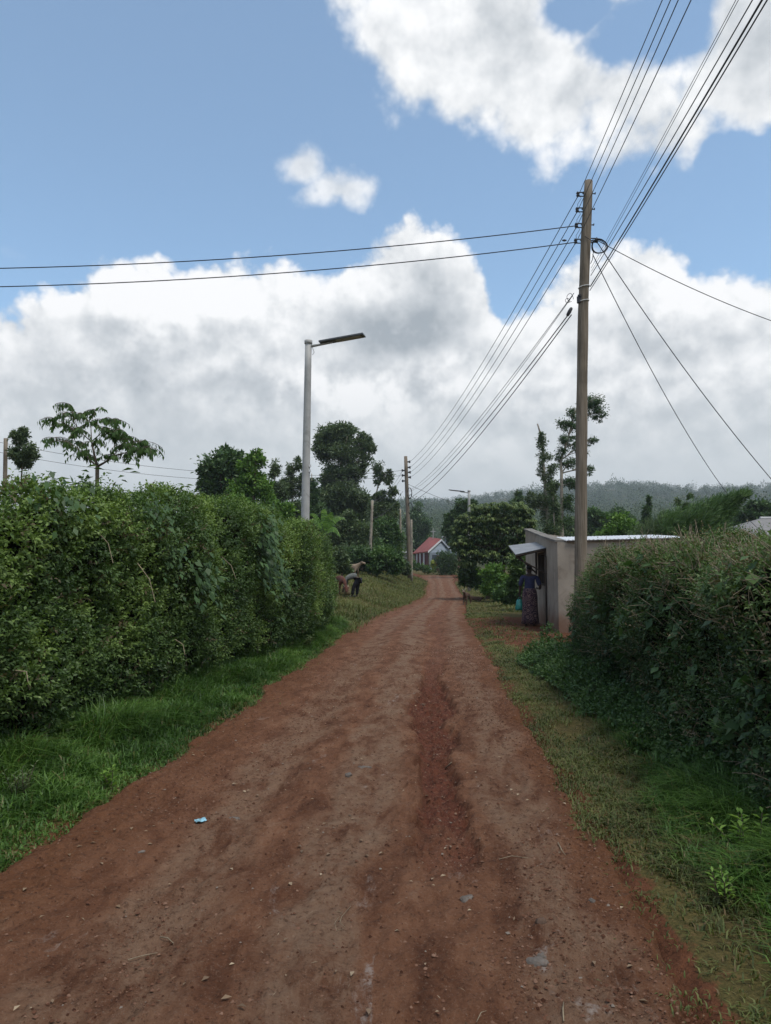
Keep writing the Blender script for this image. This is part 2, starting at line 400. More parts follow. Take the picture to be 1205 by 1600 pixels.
# road ------------------------------------------------------------------
def rut_mask(s, Y):
    c = 0.0 + 0.05 * np.sin(Y * 0.5); w = 0.19 + 0.12 * fbm(Y * 0.7, Y * 0 + 8, 3)
    along = sstep(Y + 0.8 * fbm(s * 3, Y * 2, 3), 3.6, 4.5) * (1 - 0.75 * sstep(Y, 9.5, 14)) * (1 - sstep(Y, 26, 34))
    d = np.abs(s - c + 0.10 * fbm(Y * 1.3, s * 2, 3) + 0.09 * fbm(Y * 7, s * 7, 3, 0.7))
    return (1 - sstep(d, w * 0.72, w * 1.12)) * along
def road_h(s, Y):
    X = s + KR * Y
    z = base_z(Y) + 0.0
    z = z + 0.025 * fbm(s * 1.4, Y * 0.5, 3) + 0.011 * fbm(s * 6, Y * 3.0, 4) * 1.0
    near = 1 - sstep(Y, 9, 16); z = z + near * 0.012 * fbm(s * 30 + 7, Y * 26, 3, 0.7)
    z = z + near * 0.026 * fbm(s * 16, Y * 11, 4, 0.7) + 0.010 * np.abs(fbm(s * 9 + 4, Y * 5, 3)) * near
    r = rut_mask(s, Y)
    z = z - 0.10 * r + r * near * 0.13 * np.abs(fbm(s * 7, Y * 4.5, 4, 0.65))
    z = z - 0.02 * (1 - sstep(np.abs(s + 1.35), 0.15, 0.4)) + 0.018 * (1 - sstep(np.abs(s + 0.75), 0.1, 0.5))
    # a broken ledge near the camera on the right
    led = sstep(s, 0.25, 0.5) * (1 - sstep(s + 0.1 * fbm(Y * 3, Y * 0, 2), 0.62, 0.7)) * sstep(Y, 2.9, 3.15) * (1 - sstep(Y, 3.6, 4.2))
    z = z + 0.03 * led
    return z
def road_material():
    m, G, b, out = mat_new('road_dirt')
    P = G.n('ShaderNodeNewGeometry').outputs['Position']
    ps = G.n('ShaderNodeSeparateXYZ'); G.put(ps.inputs[0], P)
    s = G.n('ShaderNodeAttribute', attribute_name='s').outputs['Fac']
    rut = G.n('ShaderNodeAttribute', attribute_name='rut').outputs['Fac']
    cv = G.n('ShaderNodeCombineXYZ'); G.put(cv.inputs[0], s); G.put(cv.inputs[1], G.m('MULTIPLY', ps.outputs[1], 0.42))
    L = cv.outputs[0]
    nb = G.noise(L, 1.3, 6, 0.62, 0.5); nm = G.noise(L, 4.5, 7, 0.68, 0.4); nf = G.noise(P, 24, 8, 0.75, 0.0); ng = G.noise(P, 120, 3, 0.6)
    base = G.ramp(nm, [(0.25, (0.056, 0.022, 0.011)), (0.42, (0.118, 0.050, 0.026)), (0.58, (0.178, 0.084, 0.046)), (0.75, (0.24, 0.138, 0.086))])
    # compacted greyish-tan bands in the wheel tracks
    w = G.m('ADD', s, G.m('MULTIPLY', G.m('SUBTRACT', nb, 0.5), 0.9))
    def band(c, hw):
        d = G.m('ABSOLUTE', G.m('SUBTRACT', w, c)); return G.mapr(d, hw * 0.4, hw * 1.2, 1, 0)
    tan = G.m('MAXIMUM', G.m('MAXIMUM', G.m('MULTIPLY', band(-0.52, 0.24), 1.0), G.m('MULTIPLY', band(-1.25, 0.28), 0.8)), G.m('MULTIPLY', band(0.48, 0.22), 0.9))
    nq = G.noise(P, 70, 5, 0.8); tan = G.m('MULTIPLY', tan, G.mapr(nm, 0.34, 0.60))
    tcol = G.ramp(nf, [(0.25, (0.120, 0.068, 0.041)), (0.6, (0.215, 0.138, 0.090)), (0.85, (0.34, 0.24, 0.165))])
    c = G.mix(G.m('MULTIPLY', tan, 0.85), base, tcol)
    pale = G.mapr(G.noise(L, 2.6, 7, 0.7, 1.2), 0.60, 0.70)
    pale = G.m('MULTIPLY', pale, G.mapr(nf, 0.4, 0.6))
    c = G.mix(G.m('MULTIPLY', pale, 0.7), c, (0.3380, 0.2925, 0.2600))
    wet_shade = G.ramp(nf, [(0.3, (0.045, 0.014, 0.008)), (0.55, (0.120, 0.038, 0.022)), (0.8, (0.20, 0.080, 0.048))])  # wet red soil; the dark end paints crevice shade into the colour
    c = G.mix(G.m('MULTIPLY', G.m('MULTIPLY', rut, 0.92), G.mapr(nm, 0.34, 0.5, 0.5, 1)), c, wet_shade)
    # red-brown loose soil along both edges
    ed = G.m('MAXIMUM', G.mapr(w, -1.95, -1.6, 1, 0), G.mapr(w, 0.62, 0.85, 0, 1))
    c = G.mix(G.m('MULTIPLY', ed, G.mapr(nb, 0.3, 0.6, 0.15, 0.75)), c, G.ramp(nf, [(0.3, (0.0720, 0.0275, 0.0117)), (0.7, (0.1680, 0.0696, 0.0299))]))
    c = G.mix(G.mapr(nf, 0.36, 0.46, 0.5, 0), c, (0.03, 0.014, 0.010))
    c = G.mix(G.mapr(ng, 0.62, 0.72, 0, 0.35), c, (0.30, 0.24, 0.19))
    c = G.mix(G.mapr(nq, 0.30, 0.47, 0.55, 0), c, (0.030, 0.014, 0.010)); c = G.mix(G.mapr(nq, 0.54, 0.70, 0, 0.45), c, (0.27, 0.19, 0.14))
    G.put(b.inputs['Base Color'], c)
    G.put(b.inputs['Roughness'], 0.93); b.inputs['Specular IOR Level'].default_value = 0.15
    h = G.m('ADD', G.m('MULTIPLY', nm, 0.8), G.m('ADD', G.m('MULTIPLY', nf, 0.55), G.m('ADD', G.m('MULTIPLY', nq, 0.25), G.m('MULTIPLY', ng, 0.12))))
    bump(G, b, h, 0.9, 0.035)
    return m
def build_road():
    ss = np.concatenate([np.arange(-2.75, -2.3, 0.05), np.arange(-2.3, 1.1, 0.018), np.arange(1.1, 1.5, 0.05)])
    ys = [-13.0]
    while ys[-1] < 1.5: ys.append(ys[-1] + 0.4)
    while ys[-1] < 78: ys.append(ys[-1] + max(0.016, ys[-1] * 0.0052))
    ys = np.array(ys); S, Y = np.meshgrid(ss, ys)
    Z = road_h(S, Y)
    # widen and dip at the ragged edges
    el = EDGE_L + edge_noise(Y, 1); er = EDGE_R + edge_noise(Y, 2)
    wid = 1.0
    Z = Z - 0.30 * sstep(el - S / wid, -0.03, 0.25) - 0.30 * sstep(S / wid - er, -0.03, 0.25)
    Z = Z + 0.02
    S2 = S * rw(Y) + ro(Y)
    X = S2 + KR * Y
    ny, nx = X.shape; idx = np.arange(ny * nx).reshape(ny, nx)
    F = np.stack([idx[:-1, :-1], idx[:-1, 1:], idx[1:, 1:], idx[1:, :-1]], -1).reshape(-1, 4)
    me = np_mesh('road', np.stack([X, Y, Z], -1).reshape(-1, 3), F, smooth=True, attrs={'s': S.ravel(), 'rut': rut_mask(S, Y).ravel()})
    o = link('road', me, road_material()); tag(o, 'rutted red dirt road running away between the hedges', None, kind='structure')
build_road()
def rz_at(X, Y): return float(road_h(s_of(X, Y), np.array(float(Y)))) + 0.02

# ------------------------------------------------------------------ foliage builders
def unit(v): return v / np.maximum(np.linalg.norm(v, axis=-1, keepdims=True), 1e-9)
def leaves(P, A, N, L, Wd, fold=0.25, droop=0.0):
    """one folded kite per leaf: P base, A axis, N normal"""
    n = len(P); A = unit(A); S = unit(np.cross(A, N)); N = np.cross(S, A)
    L = np.broadcast_to(L, n)[:, None]; Wd = np.broadcast_to(Wd, n)[:, None]
    mid = P + A * L * 0.45
    tip = P + A * L; tip[:, 2] -= (droop * L[:, 0])
    V = np.stack([P, mid + S * Wd / 2 + N * fold * Wd, tip, mid - S * Wd / 2 + N * fold * Wd], 1).reshape(-1, 3)
    F = np.arange(n * 4).reshape(n, 4)
    return V, F
def leaf_object(name, parts, mat, parent=None):
    """parts: list of (V, F, var per leaf (n,3))"""
    Vs, Fs, Cs, b = [], [], [], 0
    for V, F, c in parts:
        k = len(V) // len(c)
        Vs.append(V); Fs.append(F + b); Cs.append(np.repeat(c, k, 0)); b += len(V)
    me = np_mesh(name, np.concatenate(Vs), np.concatenate(Fs), var=np.concatenate(Cs))
    return link(name, me, mat, parent)
def rvec(n): return unit(rng.normal(size=(n, 3)))

def crown_leaves(blobs, n, size, aspect=0.45, clumps=14, clump_r=0.33, droop=0.0, shell=0.55, up=0.25, dirn=None, flat=1.0):
    """blobs: (cx,cy,cz,rx,ry,rz). leaves gather in clumps spread through every blob"""
    vol = np.array([b[3] * b[4] * b[5] for b in blobs]) ** (2 / 3.0); vol = vol / vol.sum()
    out = []
    for b, w in zip(blobs, vol):
        c = np.array(b[:3]); r = np.array(b[3:])
        m = max(3, int(clumps * w * len(blobs)))
        d = rvec(m); rad = (shell + (1 - shell) * rng.random((m, 1)))
        cc = c + d * r * rad
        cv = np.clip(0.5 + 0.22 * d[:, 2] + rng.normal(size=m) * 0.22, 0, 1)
        k = max(8, int(n * w)); cs_fill = int(0.22 * k); ci = rng.integers(0, m, k)
        cs = clump_r * r.mean() * (0.6 + 0.8 * rng.random(m))
        off = rng.normal(size=(k, 3)) * np.array([1, 1, 0.75 * flat]) * cs[ci][:, None] * 0.6 * 0.88
        P = cc[ci] + off
        fill = rvec(k) * rng.random((k, 1)) ** 0.5 * 0.85 * r + c; P[:cs_fill] = fill[:cs_fill]
        A = unit(off + rng.normal(size=(k, 3)) * 0.5 * cs[ci][:, None]) + rng.normal(size=(k, 3)) * 0.4
        A[:, 2] -= droop
        if dirn is not None: A = A * 0.35 + np.array(dirn)
        N = rvec(k) + np.array([0, 0, up * 2])
        L = size * (0.6 + 0.8 * rng.random(k))
        V, F = leaves(P, A, N, L, L * aspect)
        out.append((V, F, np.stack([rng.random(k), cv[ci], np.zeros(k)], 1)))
    return out
def limb(mb, a, b, r0, r1, wob=0.06, seg=6, n=6):
    a, b = Vector(a), Vector(b); L = (b - a).length; pts = []
    for i in range(n + 1):
        t = i / n; p = a.lerp(b, t)
        k = wob * L * math.sin(math.pi * t)
        p += Vector((random.uniform(-k, k), random.uniform(-k, k), random.uniform(-k, k) * 0.3)) * 0.6
        p.z += 0.12 * L * math.sin(math.pi * t) * (1 if b.z > a.z else 0) * 0.4
        pts.append(p)
    mb.tube(pts, [r0 + (r1 - r0) * i / n for i in range(n + 1)], seg)
    return pts
def pxblobs(pix, Y, depth=0.9):
    out = []
    for (px, py, rx, ry) in pix:
        dy = random.uniform(-0.35, 0.35) * rx * Y / FPX
        p = at(px, py, Y + dy); out.append((p.x, p.y, p.z, rx * Y / FPX, rx * Y / FPX * depth, ry * Y / FPX))
    return out
def tree(name, label, cat, Y, trunk_px, pix, n, size, mat, bark=None, r0=0.12, group=None, limbs=True, twigs=True, **kw):
    """trunk_px: pixel points from base upward"""
    base = at(*trunk_px[0], Y); base.z = gz(base.x, base.y) - 0.1
    root = empty(name, base, label, cat, group)
    blobs = pxblobs(pix, Y)
    mb = MB(); pts = [base] + [at(*p, Y) for p in trunk_px[1:]]
    fine = []
    for i in range(len(pts) - 1):
        for k in range(4): fine.append(pts[i].lerp(pts[i + 1], k / 4) + Vector((random.uniform(-1, 1), random.uniform(-1, 1), 0)) * r0 * 0.3)
    fine.append(pts[-1])
    nn = len(fine); mb.tube(fine, [r0 * (1 - 0.75 * i / (nn - 1)) for i in range(nn)], 8)
    if limbs:
        for b in blobs:
            c = Vector(b[:3]); j = min(range(nn), key=lambda q: (fine[q] - c).length + (2.0 if fine[q].z > c.z - 0.1 * b[5] else 0))
            lp = limb(mb, fine[j], c, r0 * (1 - 0.75 * j / (nn - 1)) * 0.6, r0 * 0.12)
            for _ in range(4 if twigs else 0):
                q = Vector((c.x + random.uniform(-.8, .8) * b[3], c.y + random.uniform(-.8, .8) * b[4], c.z + random.uniform(-.5, .8) * b[5]))
                limb(mb, lp[random.randint(2, 6)], q, r0 * 0.18, r0 * 0.05, seg=4, n=4)
    mb.build('trunk', bark or BARK, root, smooth=True)
    extra = []
    for b in blobs:
        for _ in range(3):
            d = Vector((random.gauss(0, 1), random.gauss(0, 1), random.gauss(0, .8))).normalized(); k = random.uniform(.3, .6); q = random.uniform(.75, 1.05)
            extra.append((b[0] + d.x * b[3] * q, b[1] + d.y * b[4] * q, b[2] + d.z * b[5] * q, b[3] * k, b[4] * k, b[5] * k * .8))
    blobs = [(b[0], b[1], b[2], b[3] * .88, b[4] * .88, b[5] * .88) for b in blobs] + extra
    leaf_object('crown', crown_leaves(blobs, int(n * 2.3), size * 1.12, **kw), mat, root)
    return root
def bush(name, label, cat, Y, pix, n, size, mat, group=None, **kw):
    blobs = pxblobs(pix, Y)
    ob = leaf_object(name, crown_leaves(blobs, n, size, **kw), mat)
    return tag(ob, label, cat, group)

# ------------------------------------------------------------------ hedges
def interp_path(path, q):
    p = np.array(path, dtype=float); d = np.r_[0, np.cumsum(np.linalg.norm(np.diff(p[:, :2], axis=0), axis=1))]
    return [np.interp(q, d, p[:, i]) for i in range(p.shape[1])], d[-1]
def hedge_surface(path, side, T, lump, seed, undercut=0.5, hn=0.18):
    """path rows: x, y, height. side: +1 if the face looks to the right of travel. returns fn(u, v, inset) -> P, N, isTop, H"""
    def fn(u, v, inset=0.0):
        (x, y, H), Ltot = interp_path(path, u)
        e = 0.12
        (xa, ya, _), _ = interp_path(path, np.clip(u - e, 0, Ltot)); (xb, yb, _), _ = interp_path(path, np.clip(u + e, 0, Ltot))
        tx, ty = xb - xa, yb - ya; l = np.maximum(np.hypot(tx, ty), 1e-6); tx /= l; ty /= l
        nx, ny = ty * side, -tx * side
        H = H + hn * fbm(u * 0.8 + seed, u * 0 + seed, 3) + 0.10 * fbm(u * 3.3 + seed, u * 0 + 2 * seed, 2)
        z = np.minimum(v * H, H); w = np.maximum(v - 1.0, 0) * T        # v in [0, 2]
        off = lump * fbm(u * 0.9 + seed, z * 1.1 + w, 3) + lump * 0.45 * fbm(u * 3 + seed, z * 3 + w * 3, 2)
        off = off - undercut * np.clip(0.55 - z, 0, 1) * (0.6 + 0.8 * (fbm(u * 0.7 + seed * 3, u * 0, 2) + 0.5))
        rd = np.clip((z - (H - 0.35)) / 0.35, 0, 1)
        off = off - 0.16 * rd ** 2 - w - inset * np.where(v < 1, 1, 0.4)
        zz = z - inset * np.where(v > 1, 1.0, rd * 0.6) + np.where(v > 1, 0.5 * lump * fbm(u * 2.5 + seed, w * 3 + seed, 3), 0)
        px = x + nx * off; py = y + ny * off
        g = ground_h(x, y)
        P = np.stack([px, py, g + zz], -1)
        topf = sstep(v, 0.86, 1.08)
        N = np.stack([nx * (1 - topf), ny * (1 - topf), topf + 0.15], -1)
        return P, unit(N), v, H
    return fn
def sprigs(P, N, L, nl, ls, aspect, cl, dry, spread=0.9, up=0.45):
    n = len(P)
    A = unit(N * 0.7 + np.array([0, 0, up]) + rng.normal(size=(n, 3)) * 0.55)
    L = L * (0.6 + 0.8 * rng.random(n))
    B = unit(np.cross(A, rvec(n))); Cc = np.cross(A, B)
    Ps, As, Ns, Ls, Vr = [], [], [], [], []
    rr = rng.random(n)
    for k in range(nl):
        t = (k + 0.6) / nl; ang = k * 2.4 + rng.random(n)[:, None] * 1.2
        side = B * np.cos(ang) + Cc * np.sin(ang)
        Ps.append(P + A * (L * t)[:, None]); As.append(unit(side * spread + A * (0.5 + 0.6 * t) + rng.normal(size=(n, 3)) * 0.25))
        Ns.append(unit(A + np.array([0, 0, 0.6]) + rng.normal(size=(n, 3)) * 0.4))
        Ls.append(ls * (0.65 + 0.7 * rng.random(n)) * (1.05 - 0.35 * t))
        Vr.append(np.stack([np.clip(0.25 * rr + 0.45 * rng.random(n) + 0.4 * t, 0, 1), cl, dry], -1))
    P_, A_, N_, L_ = map(np.concatenate, (Ps, As, Ns, Ls))
    V, F = leaves(P_, A_, N_, L_, L_ * aspect, fold=0.18, droop=0.12)
    return V, F, np.concatenate(Vr)
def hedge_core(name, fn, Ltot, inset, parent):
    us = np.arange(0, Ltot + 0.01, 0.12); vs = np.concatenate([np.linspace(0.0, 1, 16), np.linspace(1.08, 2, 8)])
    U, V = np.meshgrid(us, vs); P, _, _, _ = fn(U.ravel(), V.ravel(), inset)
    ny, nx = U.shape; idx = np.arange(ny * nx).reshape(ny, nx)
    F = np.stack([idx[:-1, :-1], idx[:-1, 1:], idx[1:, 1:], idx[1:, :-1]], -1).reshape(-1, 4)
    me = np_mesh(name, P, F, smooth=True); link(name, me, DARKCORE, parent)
def stems(name, plist, mat, parent=None):
    mb = MB()
    for pts, r in plist: mb.tube(pts, r, 5, cap=False)
    return mb.build(name, mat, parent, smooth=True)

LH = [(-3.4, -1.5, 1.9), (-3.05, 2, 1.9), (-2.75, 5, 1.93), (-2.52, 7.3, 2.12), (-2.33, 8.9, 2.28), (-2.0, 11.5, 2.44), (-1.5, 13.5, 2.36), (-1.38, 16, 2.3), (-1.35, 18.5, 2.2), (-1.45, 19.8, 2.1), (-2.2, 20.9, 2.2), (-4.4, 21.4, 2.3)]
RH = [(2.75, -1.5, 1.6), (2.48, 2, 1.58), (2.32, 4.9, 1.60), (2.42, 7, 1.68), (2.58, 9, 1.66), (2.90, 10.8, 1.55), (3.3, 12.0, 1.4), (4.0, 12.9, 1.3), (5.4, 13.3, 1.2)]
def build_left_hedge():
    fn = hedge_surface(LH, 1, 1.3, 0.23, 3.7, hn=0.14)
    _, Lt = interp_path(LH, np.array([0.0]))
    root = empty('hedge', (-3.6, 6.5, 0), 'tall leafy green hedge with a ragged top along the left of the dirt road', 'hedge')
    hedge_core('inner_branches', fn, Lt, 0.26, root)  # dark sheet behind the leaves, painted shade for the gaps
    parts = []
    # front foliage, denser near the camera
    for n, inset, ls, nl in ((17000, 0.0, 0.047, 8), (11000, 0.10, 0.050, 7), (5200, 0.19, 0.055, 7)):
        q = rng.random(n); u = 3.2 + (Lt - 3.2) * q ** 1.15; v = rng.random(n) * 1.25
        v = np.where((v < 0.14) & (rng.random(n) < 0.5), v + 0.3, v)
        P, N, vv, H = fn(u, v, inset)
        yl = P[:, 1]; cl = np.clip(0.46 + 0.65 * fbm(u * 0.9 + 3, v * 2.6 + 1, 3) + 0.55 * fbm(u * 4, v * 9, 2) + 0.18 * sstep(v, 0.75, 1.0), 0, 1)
        dry = np.where(rng.random(n) < 0.02 + 0.06 * (fbm(u * 1.7, v * 4, 2) > 0.25), 1.0, 0.0)
        sc = (0.9 + 0.35 * sstep(yl, 8, 17))
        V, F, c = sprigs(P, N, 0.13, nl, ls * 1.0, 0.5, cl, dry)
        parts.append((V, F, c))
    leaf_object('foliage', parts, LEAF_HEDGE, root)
    # long shoots poking out above the top
    parts = []; st = []
    for i in range(150):
        u = np.array([random.uniform(4.5, Lt - 2)]); v = np.array([random.uniform(0.93, 1.35)])
        P, N, _, _ = fn(u, v, 0.05); p = Vector(P[0]); h = random.uniform(0.12, 0.42) * (1.3 if 5 < P[0][1] < 8 else 0.8)
        d = Vector((random.uniform(-0.5, 0.5), random.uniform(-0.5, 0.5), 1)).normalized(); bend = Vector((random.uniform(-.5, .5), random.uniform(-.5, .5), -0.5))
        pts = [p + d * h * t + bend * h * t * t * 0.5 for t in (0, .25, .5, .75, 1)]
        st.append((pts, [0.005, 0.004, 0.004, 0.003, 0.002]))
        n = random.randint(7, 13); tt = np.linspace(0.25, 1, n)
        PP = np.array([p + d * h * t + bend * h * t * t * 0.5 for t in tt]); ang = np.arange(n) * 2.6
        A = np.stack([np.cos(ang), np.sin(ang), -0.25 + 0.5 * tt], -1) + rng.normal(size=(n, 3)) * 0.2
        L = random.choice([0.05, 0.06, 0.11]) * (0.7 + 0.5 * rng.random(n))
        V, F = leaves(PP, A, np.tile([0, 0, 1.0], (n, 1)) + rng.normal(size=(n, 3)) * 0.3, L, L * 0.36, droop=0.15)
        parts.append((V, F, np.stack([rng.random(n), np.full(n, random.uniform(0.2, 0.7)), np.zeros(n)], -1)))
    sh = leaf_object('top_shoots', parts, LEAF_HEDGE, root)
    # climber with broad drooping leaves
    parts = []
    for (px, py, Y, w, h, n) in ((405, 850, 11.5, 0.36, 0.55, 260), (305, 905, 8.9, 0.34, 0.3, 90), (235, 800, 7.8, 0.3, 0.25, 80), (420, 900, 11.8, 0.3, 0.34, 110), (80, 790, 6.0, 0.3, 0.3, 50), (250, 870, 8.1, 0.26, 0.26, 60)):
        c = at(px, py, Y); P = np.array(c) + rng.normal(size=(n, 3)) * np.array([0.10, w * 0.6, h * 0.5]) + np.array([0.14, -0.05, 0])
        A = np.array([0.7, -0.45, -0.9]) + rng.normal(size=(n, 3)) * 0.35
        L = (0.06 + 0.07 * rng.random(n)) * (1 if Y > 8.5 else 0.65)
        V, F = leaves(P, A, np.array([0.7, -0.5, 0.7]) + rng.normal(size=(n, 3)) * 0.3, L, L * 0.62, fold=0.12, droop=0.1)
        parts.append((V, F, np.stack([rng.random(n) * 0.7, np.full(n, 0.45) + rng.normal(size=n) * 0.12, np.zeros(n)], -1)))
    leaf_object('climber_leaves', parts, LEAF_MID, root)
    sl_ = []
    for (px, py, qx, qy, Y) in ((195, 880, 222, 940, 7.4), (255, 998, 270, 1022, 8.2), (0, 1045, 18, 1062, 5.2), (130, 830, 155, 880, 6.7), (330, 870, 352, 905, 9.7)):
        a = at(px, py, Y); b = at(qx, qy, Y - 0.1); o = Vector((0.16, -0.1, 0)); m = a.lerp(b, 0.5) + Vector((0.03, 0, 0.03))
        sl_.append(([a + o, m + o, b + o], [0.005, 0.004, 0.003]))
    # exposed woody stems in the undercut
    for i in range(46):
        u = np.array([random.uniform(5.5, Lt - 4)]); P, N, _, _ = fn(u, np.array([0.02]), 0.1); p = Vector(P[0]); nrm = Vector(N[0])
        q = p + Vector((random.uniform(-.1, .1), random.uniform(-.3, .3), random.uniform(0.35, 0.8))) + nrm * random.uniform(-0.05, 0.12)
        sl_.append(([p, p.lerp(q, 0.5) + nrm * random.uniform(-.05, .05), q], [random.uniform(0.008, 0.02), 0.01, 0.006]))
    for pp in sl_: stems('bare_stem', [pp], TWIG_DRY, root)
build_left_hedge()
def build_right_hedge():
    fn = hedge_surface(RH, -1, 1.5, 0.28, 9.1, undercut=-0.1, hn=0.10)
    _, Lt = interp_path(RH, np.array([0.0]))
    root = empty('hedge', (2.7, 6.5, 0), 'dense trimmed hedge with dry pale twigs on top at the right of the road', 'hedge')
    hedge_core('inner_branches', fn, Lt, 0.22, root)  # same dark backing sheet, shade of the gaps as colour
    parts = []
    for n, inset, ls in ((11500, 0.0, 0.036), (9000, 0.09, 0.042), (4000, 0.17, 0.05)):
        q = rng.random(n); u = 4.0 + (Lt - 4.0) * q; v = rng.random(n) * 1.6
        P, N, vv, H = fn(u, v, inset)
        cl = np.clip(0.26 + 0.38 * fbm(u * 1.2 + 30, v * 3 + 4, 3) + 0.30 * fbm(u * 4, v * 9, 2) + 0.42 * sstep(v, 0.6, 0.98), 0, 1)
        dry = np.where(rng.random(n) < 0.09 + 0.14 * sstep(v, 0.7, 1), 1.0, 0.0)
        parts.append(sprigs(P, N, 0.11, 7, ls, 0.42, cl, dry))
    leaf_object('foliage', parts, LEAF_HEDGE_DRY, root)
    parts = []
    # broader leaves scattered on the dark face
    n = 1500; u = 4.5 + (Lt - 5) * rng.random(n); v = 0.1 + rng.random(n) * 0.85; cmask = fbm(u * 1.4, v * 4 + 9, 2) > 0.0
    u, v = u[cmask], v[cmask]; n = len(u); P, N, _, _ = fn(u, v, -0.02)
    A = N * 0.5 + np.array([0, 0, -0.8]) + rng.normal(size=(n, 3)) * 0.4; L = 0.06 + 0.06 * rng.random(n)
    V, F = leaves(P, A, N + rng.normal(size=(n, 3)) * 0.3, L, L * 0.75, fold=0.1)
    parts.append((V, F, np.stack([rng.random(n), np.clip(0.35 + rng.normal(size=n) * 0.15, 0, 1), np.zeros(n)], -1)))
    # fern-like bright shoots
    for (px, py, Y) in ((1075, 960, 6.9), (1085, 935, 6.9), (1110, 975, 6.6), (1150, 880, 6.1), (1190, 890, 5.7), (1180, 870, 5.8), (1000, 890, 8.2), (1195, 1000, 5.4), (1165, 1090, 5.4), (1140, 1150, 5.3)):
        for _ in range(7):
            c = at(px + random.uniform(-14, 14), py + random.uniform(-14, 14), Y - 0.2)
            d = Vector((random.uniform(-1, .4), random.uniform(-1, 0.2), random.uniform(-0.2, 0.9))).normalized(); n = 16; tt = np.linspace(0, 0.2, n)
            PP = np.array(c) + np.array(d)[None] * tt[:, None]; sidev = np.array(d.cross(Vector((0, 0, 1))).normalized())
            sg = np.where(np.arange(n) % 2, 1, -1)[:, None]
            L = 0.045 * np.ones(n)
            V, F = leaves(PP, sidev[None] * sg + np.array(d) * 0.5 + rng.normal(size=(n, 3)) * 0.1, np.tile([0.0, -0.5, 1.0], (n, 1)), L, L * 0.3)
            parts.append((V, F, np.stack([rng.random(n), np.full(n, 0.95), np.zeros(n)], -1)))
    leaf_object('broad_leaves', parts, LEAF_MID, root)
    sl_ = []
    for i in range(2300):
        u = np.array([random.uniform(4.2, Lt - 1.0)]); v = np.array([random.triangular(0.55, 1.5, 0.98)])
        if i % 6 == 0: v = np.array([random.uniform(0.1, 0.7)])
        P, N, _, _ = fn(u, v, 0.03); p = Vector(P[0]); nrm = Vector(N[0])
        d = (nrm * 0.6 + Vector((random.gauss(0, .45), random.gauss(0, .45), random.gauss(0.35, .45)))).normalized(); h = random.uniform(0.07, 0.22)
        sl_.append(([p, p + d * h * 0.5 + Vector((random.gauss(0, .012), random.gauss(0, .012), 0)), p + d * h], [0.0030, 0.0026, 0.0017]))
    for (px, py, qx, qy, Y) in ((988, 1140, 1005, 1115, 7.3), (1170, 1110, 1168, 1145, 5.2), (1090, 1075, 1118, 1050, 6.2), (1065, 1000, 1050, 1030, 6.9), (1170, 960, 1140, 1010, 5.5)):
        a = at(px, py, Y - .1); b = at(qx, qy, Y - .15); sl_.append(([a, a.lerp(b, .5) + Vector((0, 0, .02)), b], [0.005, 0.004, 0.003]))
    stems('dry_twigs', sl_, TWIG_DRY, root)
build_right_hedge()
# bright herbs at the foot of the right hedge
def herbs(name, label, cat, X0, X1, Y0, Y1, h, n, mat, shapef=None, ls=0.05, asp=0.55, group=None):
    X = X0 + (X1 - X0) * rng.random(n); Y = Y0 + (Y1 - Y0) * rng.random(n)
    hh = h * (0.45 + 0.55 * fbm(X * 2.2, Y * 2.2, 3) + 0.2)
    cx, cy = (X0 + X1) / 2, (Y0 + Y1) / 2
    e = 1 - np.clip(((X - cx) / ((X1 - X0) / 2)) ** 2, 0, 1) * 0.8
    hh = np.maximum(hh * e, 0.03); z = ground_h(X, Y)
    P = np.stack([X, Y, z + hh * (0.35 + 0.65 * rng.random(n) ** 0.5)], -1)
    cl = np.clip(0.5 + 0.5 * fbm(X * 1.5, Y * 1.5 + 7, 3), 0, 1)
    N = unit(np.array([-0.3, -0.5, 0.8]) + rng.normal(size=(n, 3)) * 0.3)
    ob = leaf_object(name, [sprigs(P, N, 0.08, 6, ls, asp, cl, np.where(rng.random(n) < 0.02, 1.0, 0.0))], mat)
    return tag(ob, label, cat, group)
herbs('roadside_weeds', 'low mass of bright green weeds spilling from the end of the right hedge', 'weeds', 2.15, 3.4, 8.4, 12.3, 0.62, 3800, LEAF_MID, ls=0.05)
herbs('roadside_weeds', 'dark leafy weeds along the foot of the right hedge nearest the camera', 'weeds', 2.1, 2.95, 4.6, 8.8, 0.34, 2600, LEAF_MID, ls=0.045)
herbs('roadside_weeds', 'small leafy weed patch on bare soil before the grey shop corner', 'weeds', 2.35, 2.6, 12.0, 12.8, 0.12, 160, LEAF_MID, ls=0.05)

# ------------------------------------------------------------------ grass
def grass_blades(X, Y, h, w, lean, cl, dry):
    n = len(X); Z = ground_h(X, Y) - 0.01
    a = rng.random(n) * 2 * np.pi; d = np.stack([np.cos(a), np.sin(a), 0 * a], -1); a2 = a + np.pi / 2 + rng.normal(size=n) * .5
    S = np.stack([np.cos(a2), np.sin(a2), 0 * a], -1) * (w / 2)[:, None]
    P = np.stack([X, Y, Z], -1); up = np.array([0, 0, 1.0]); hh = h[:, None]; le = lean[:, None]
    M = P + up * hh * 0.6 + d * hh * le * 0.3; T = P + up * hh * (1 - 0.35 * le) + d * hh * le * 1.0
    V = np.stack([P - S, P + S, M + S * 0.85, M - S * 0.85, T + S * 0.12, T - S * 0.12], 1).reshape(-1, 3)
    i = np.arange(n)[:, None] * 6; F = np.concatenate([i + [0, 1, 2, 3], i + [3, 2, 4, 5]], 1).reshape(-1, 4)
    return V, F, np.repeat(np.stack([rng.random(n), cl, dry], -1), 1, 0)
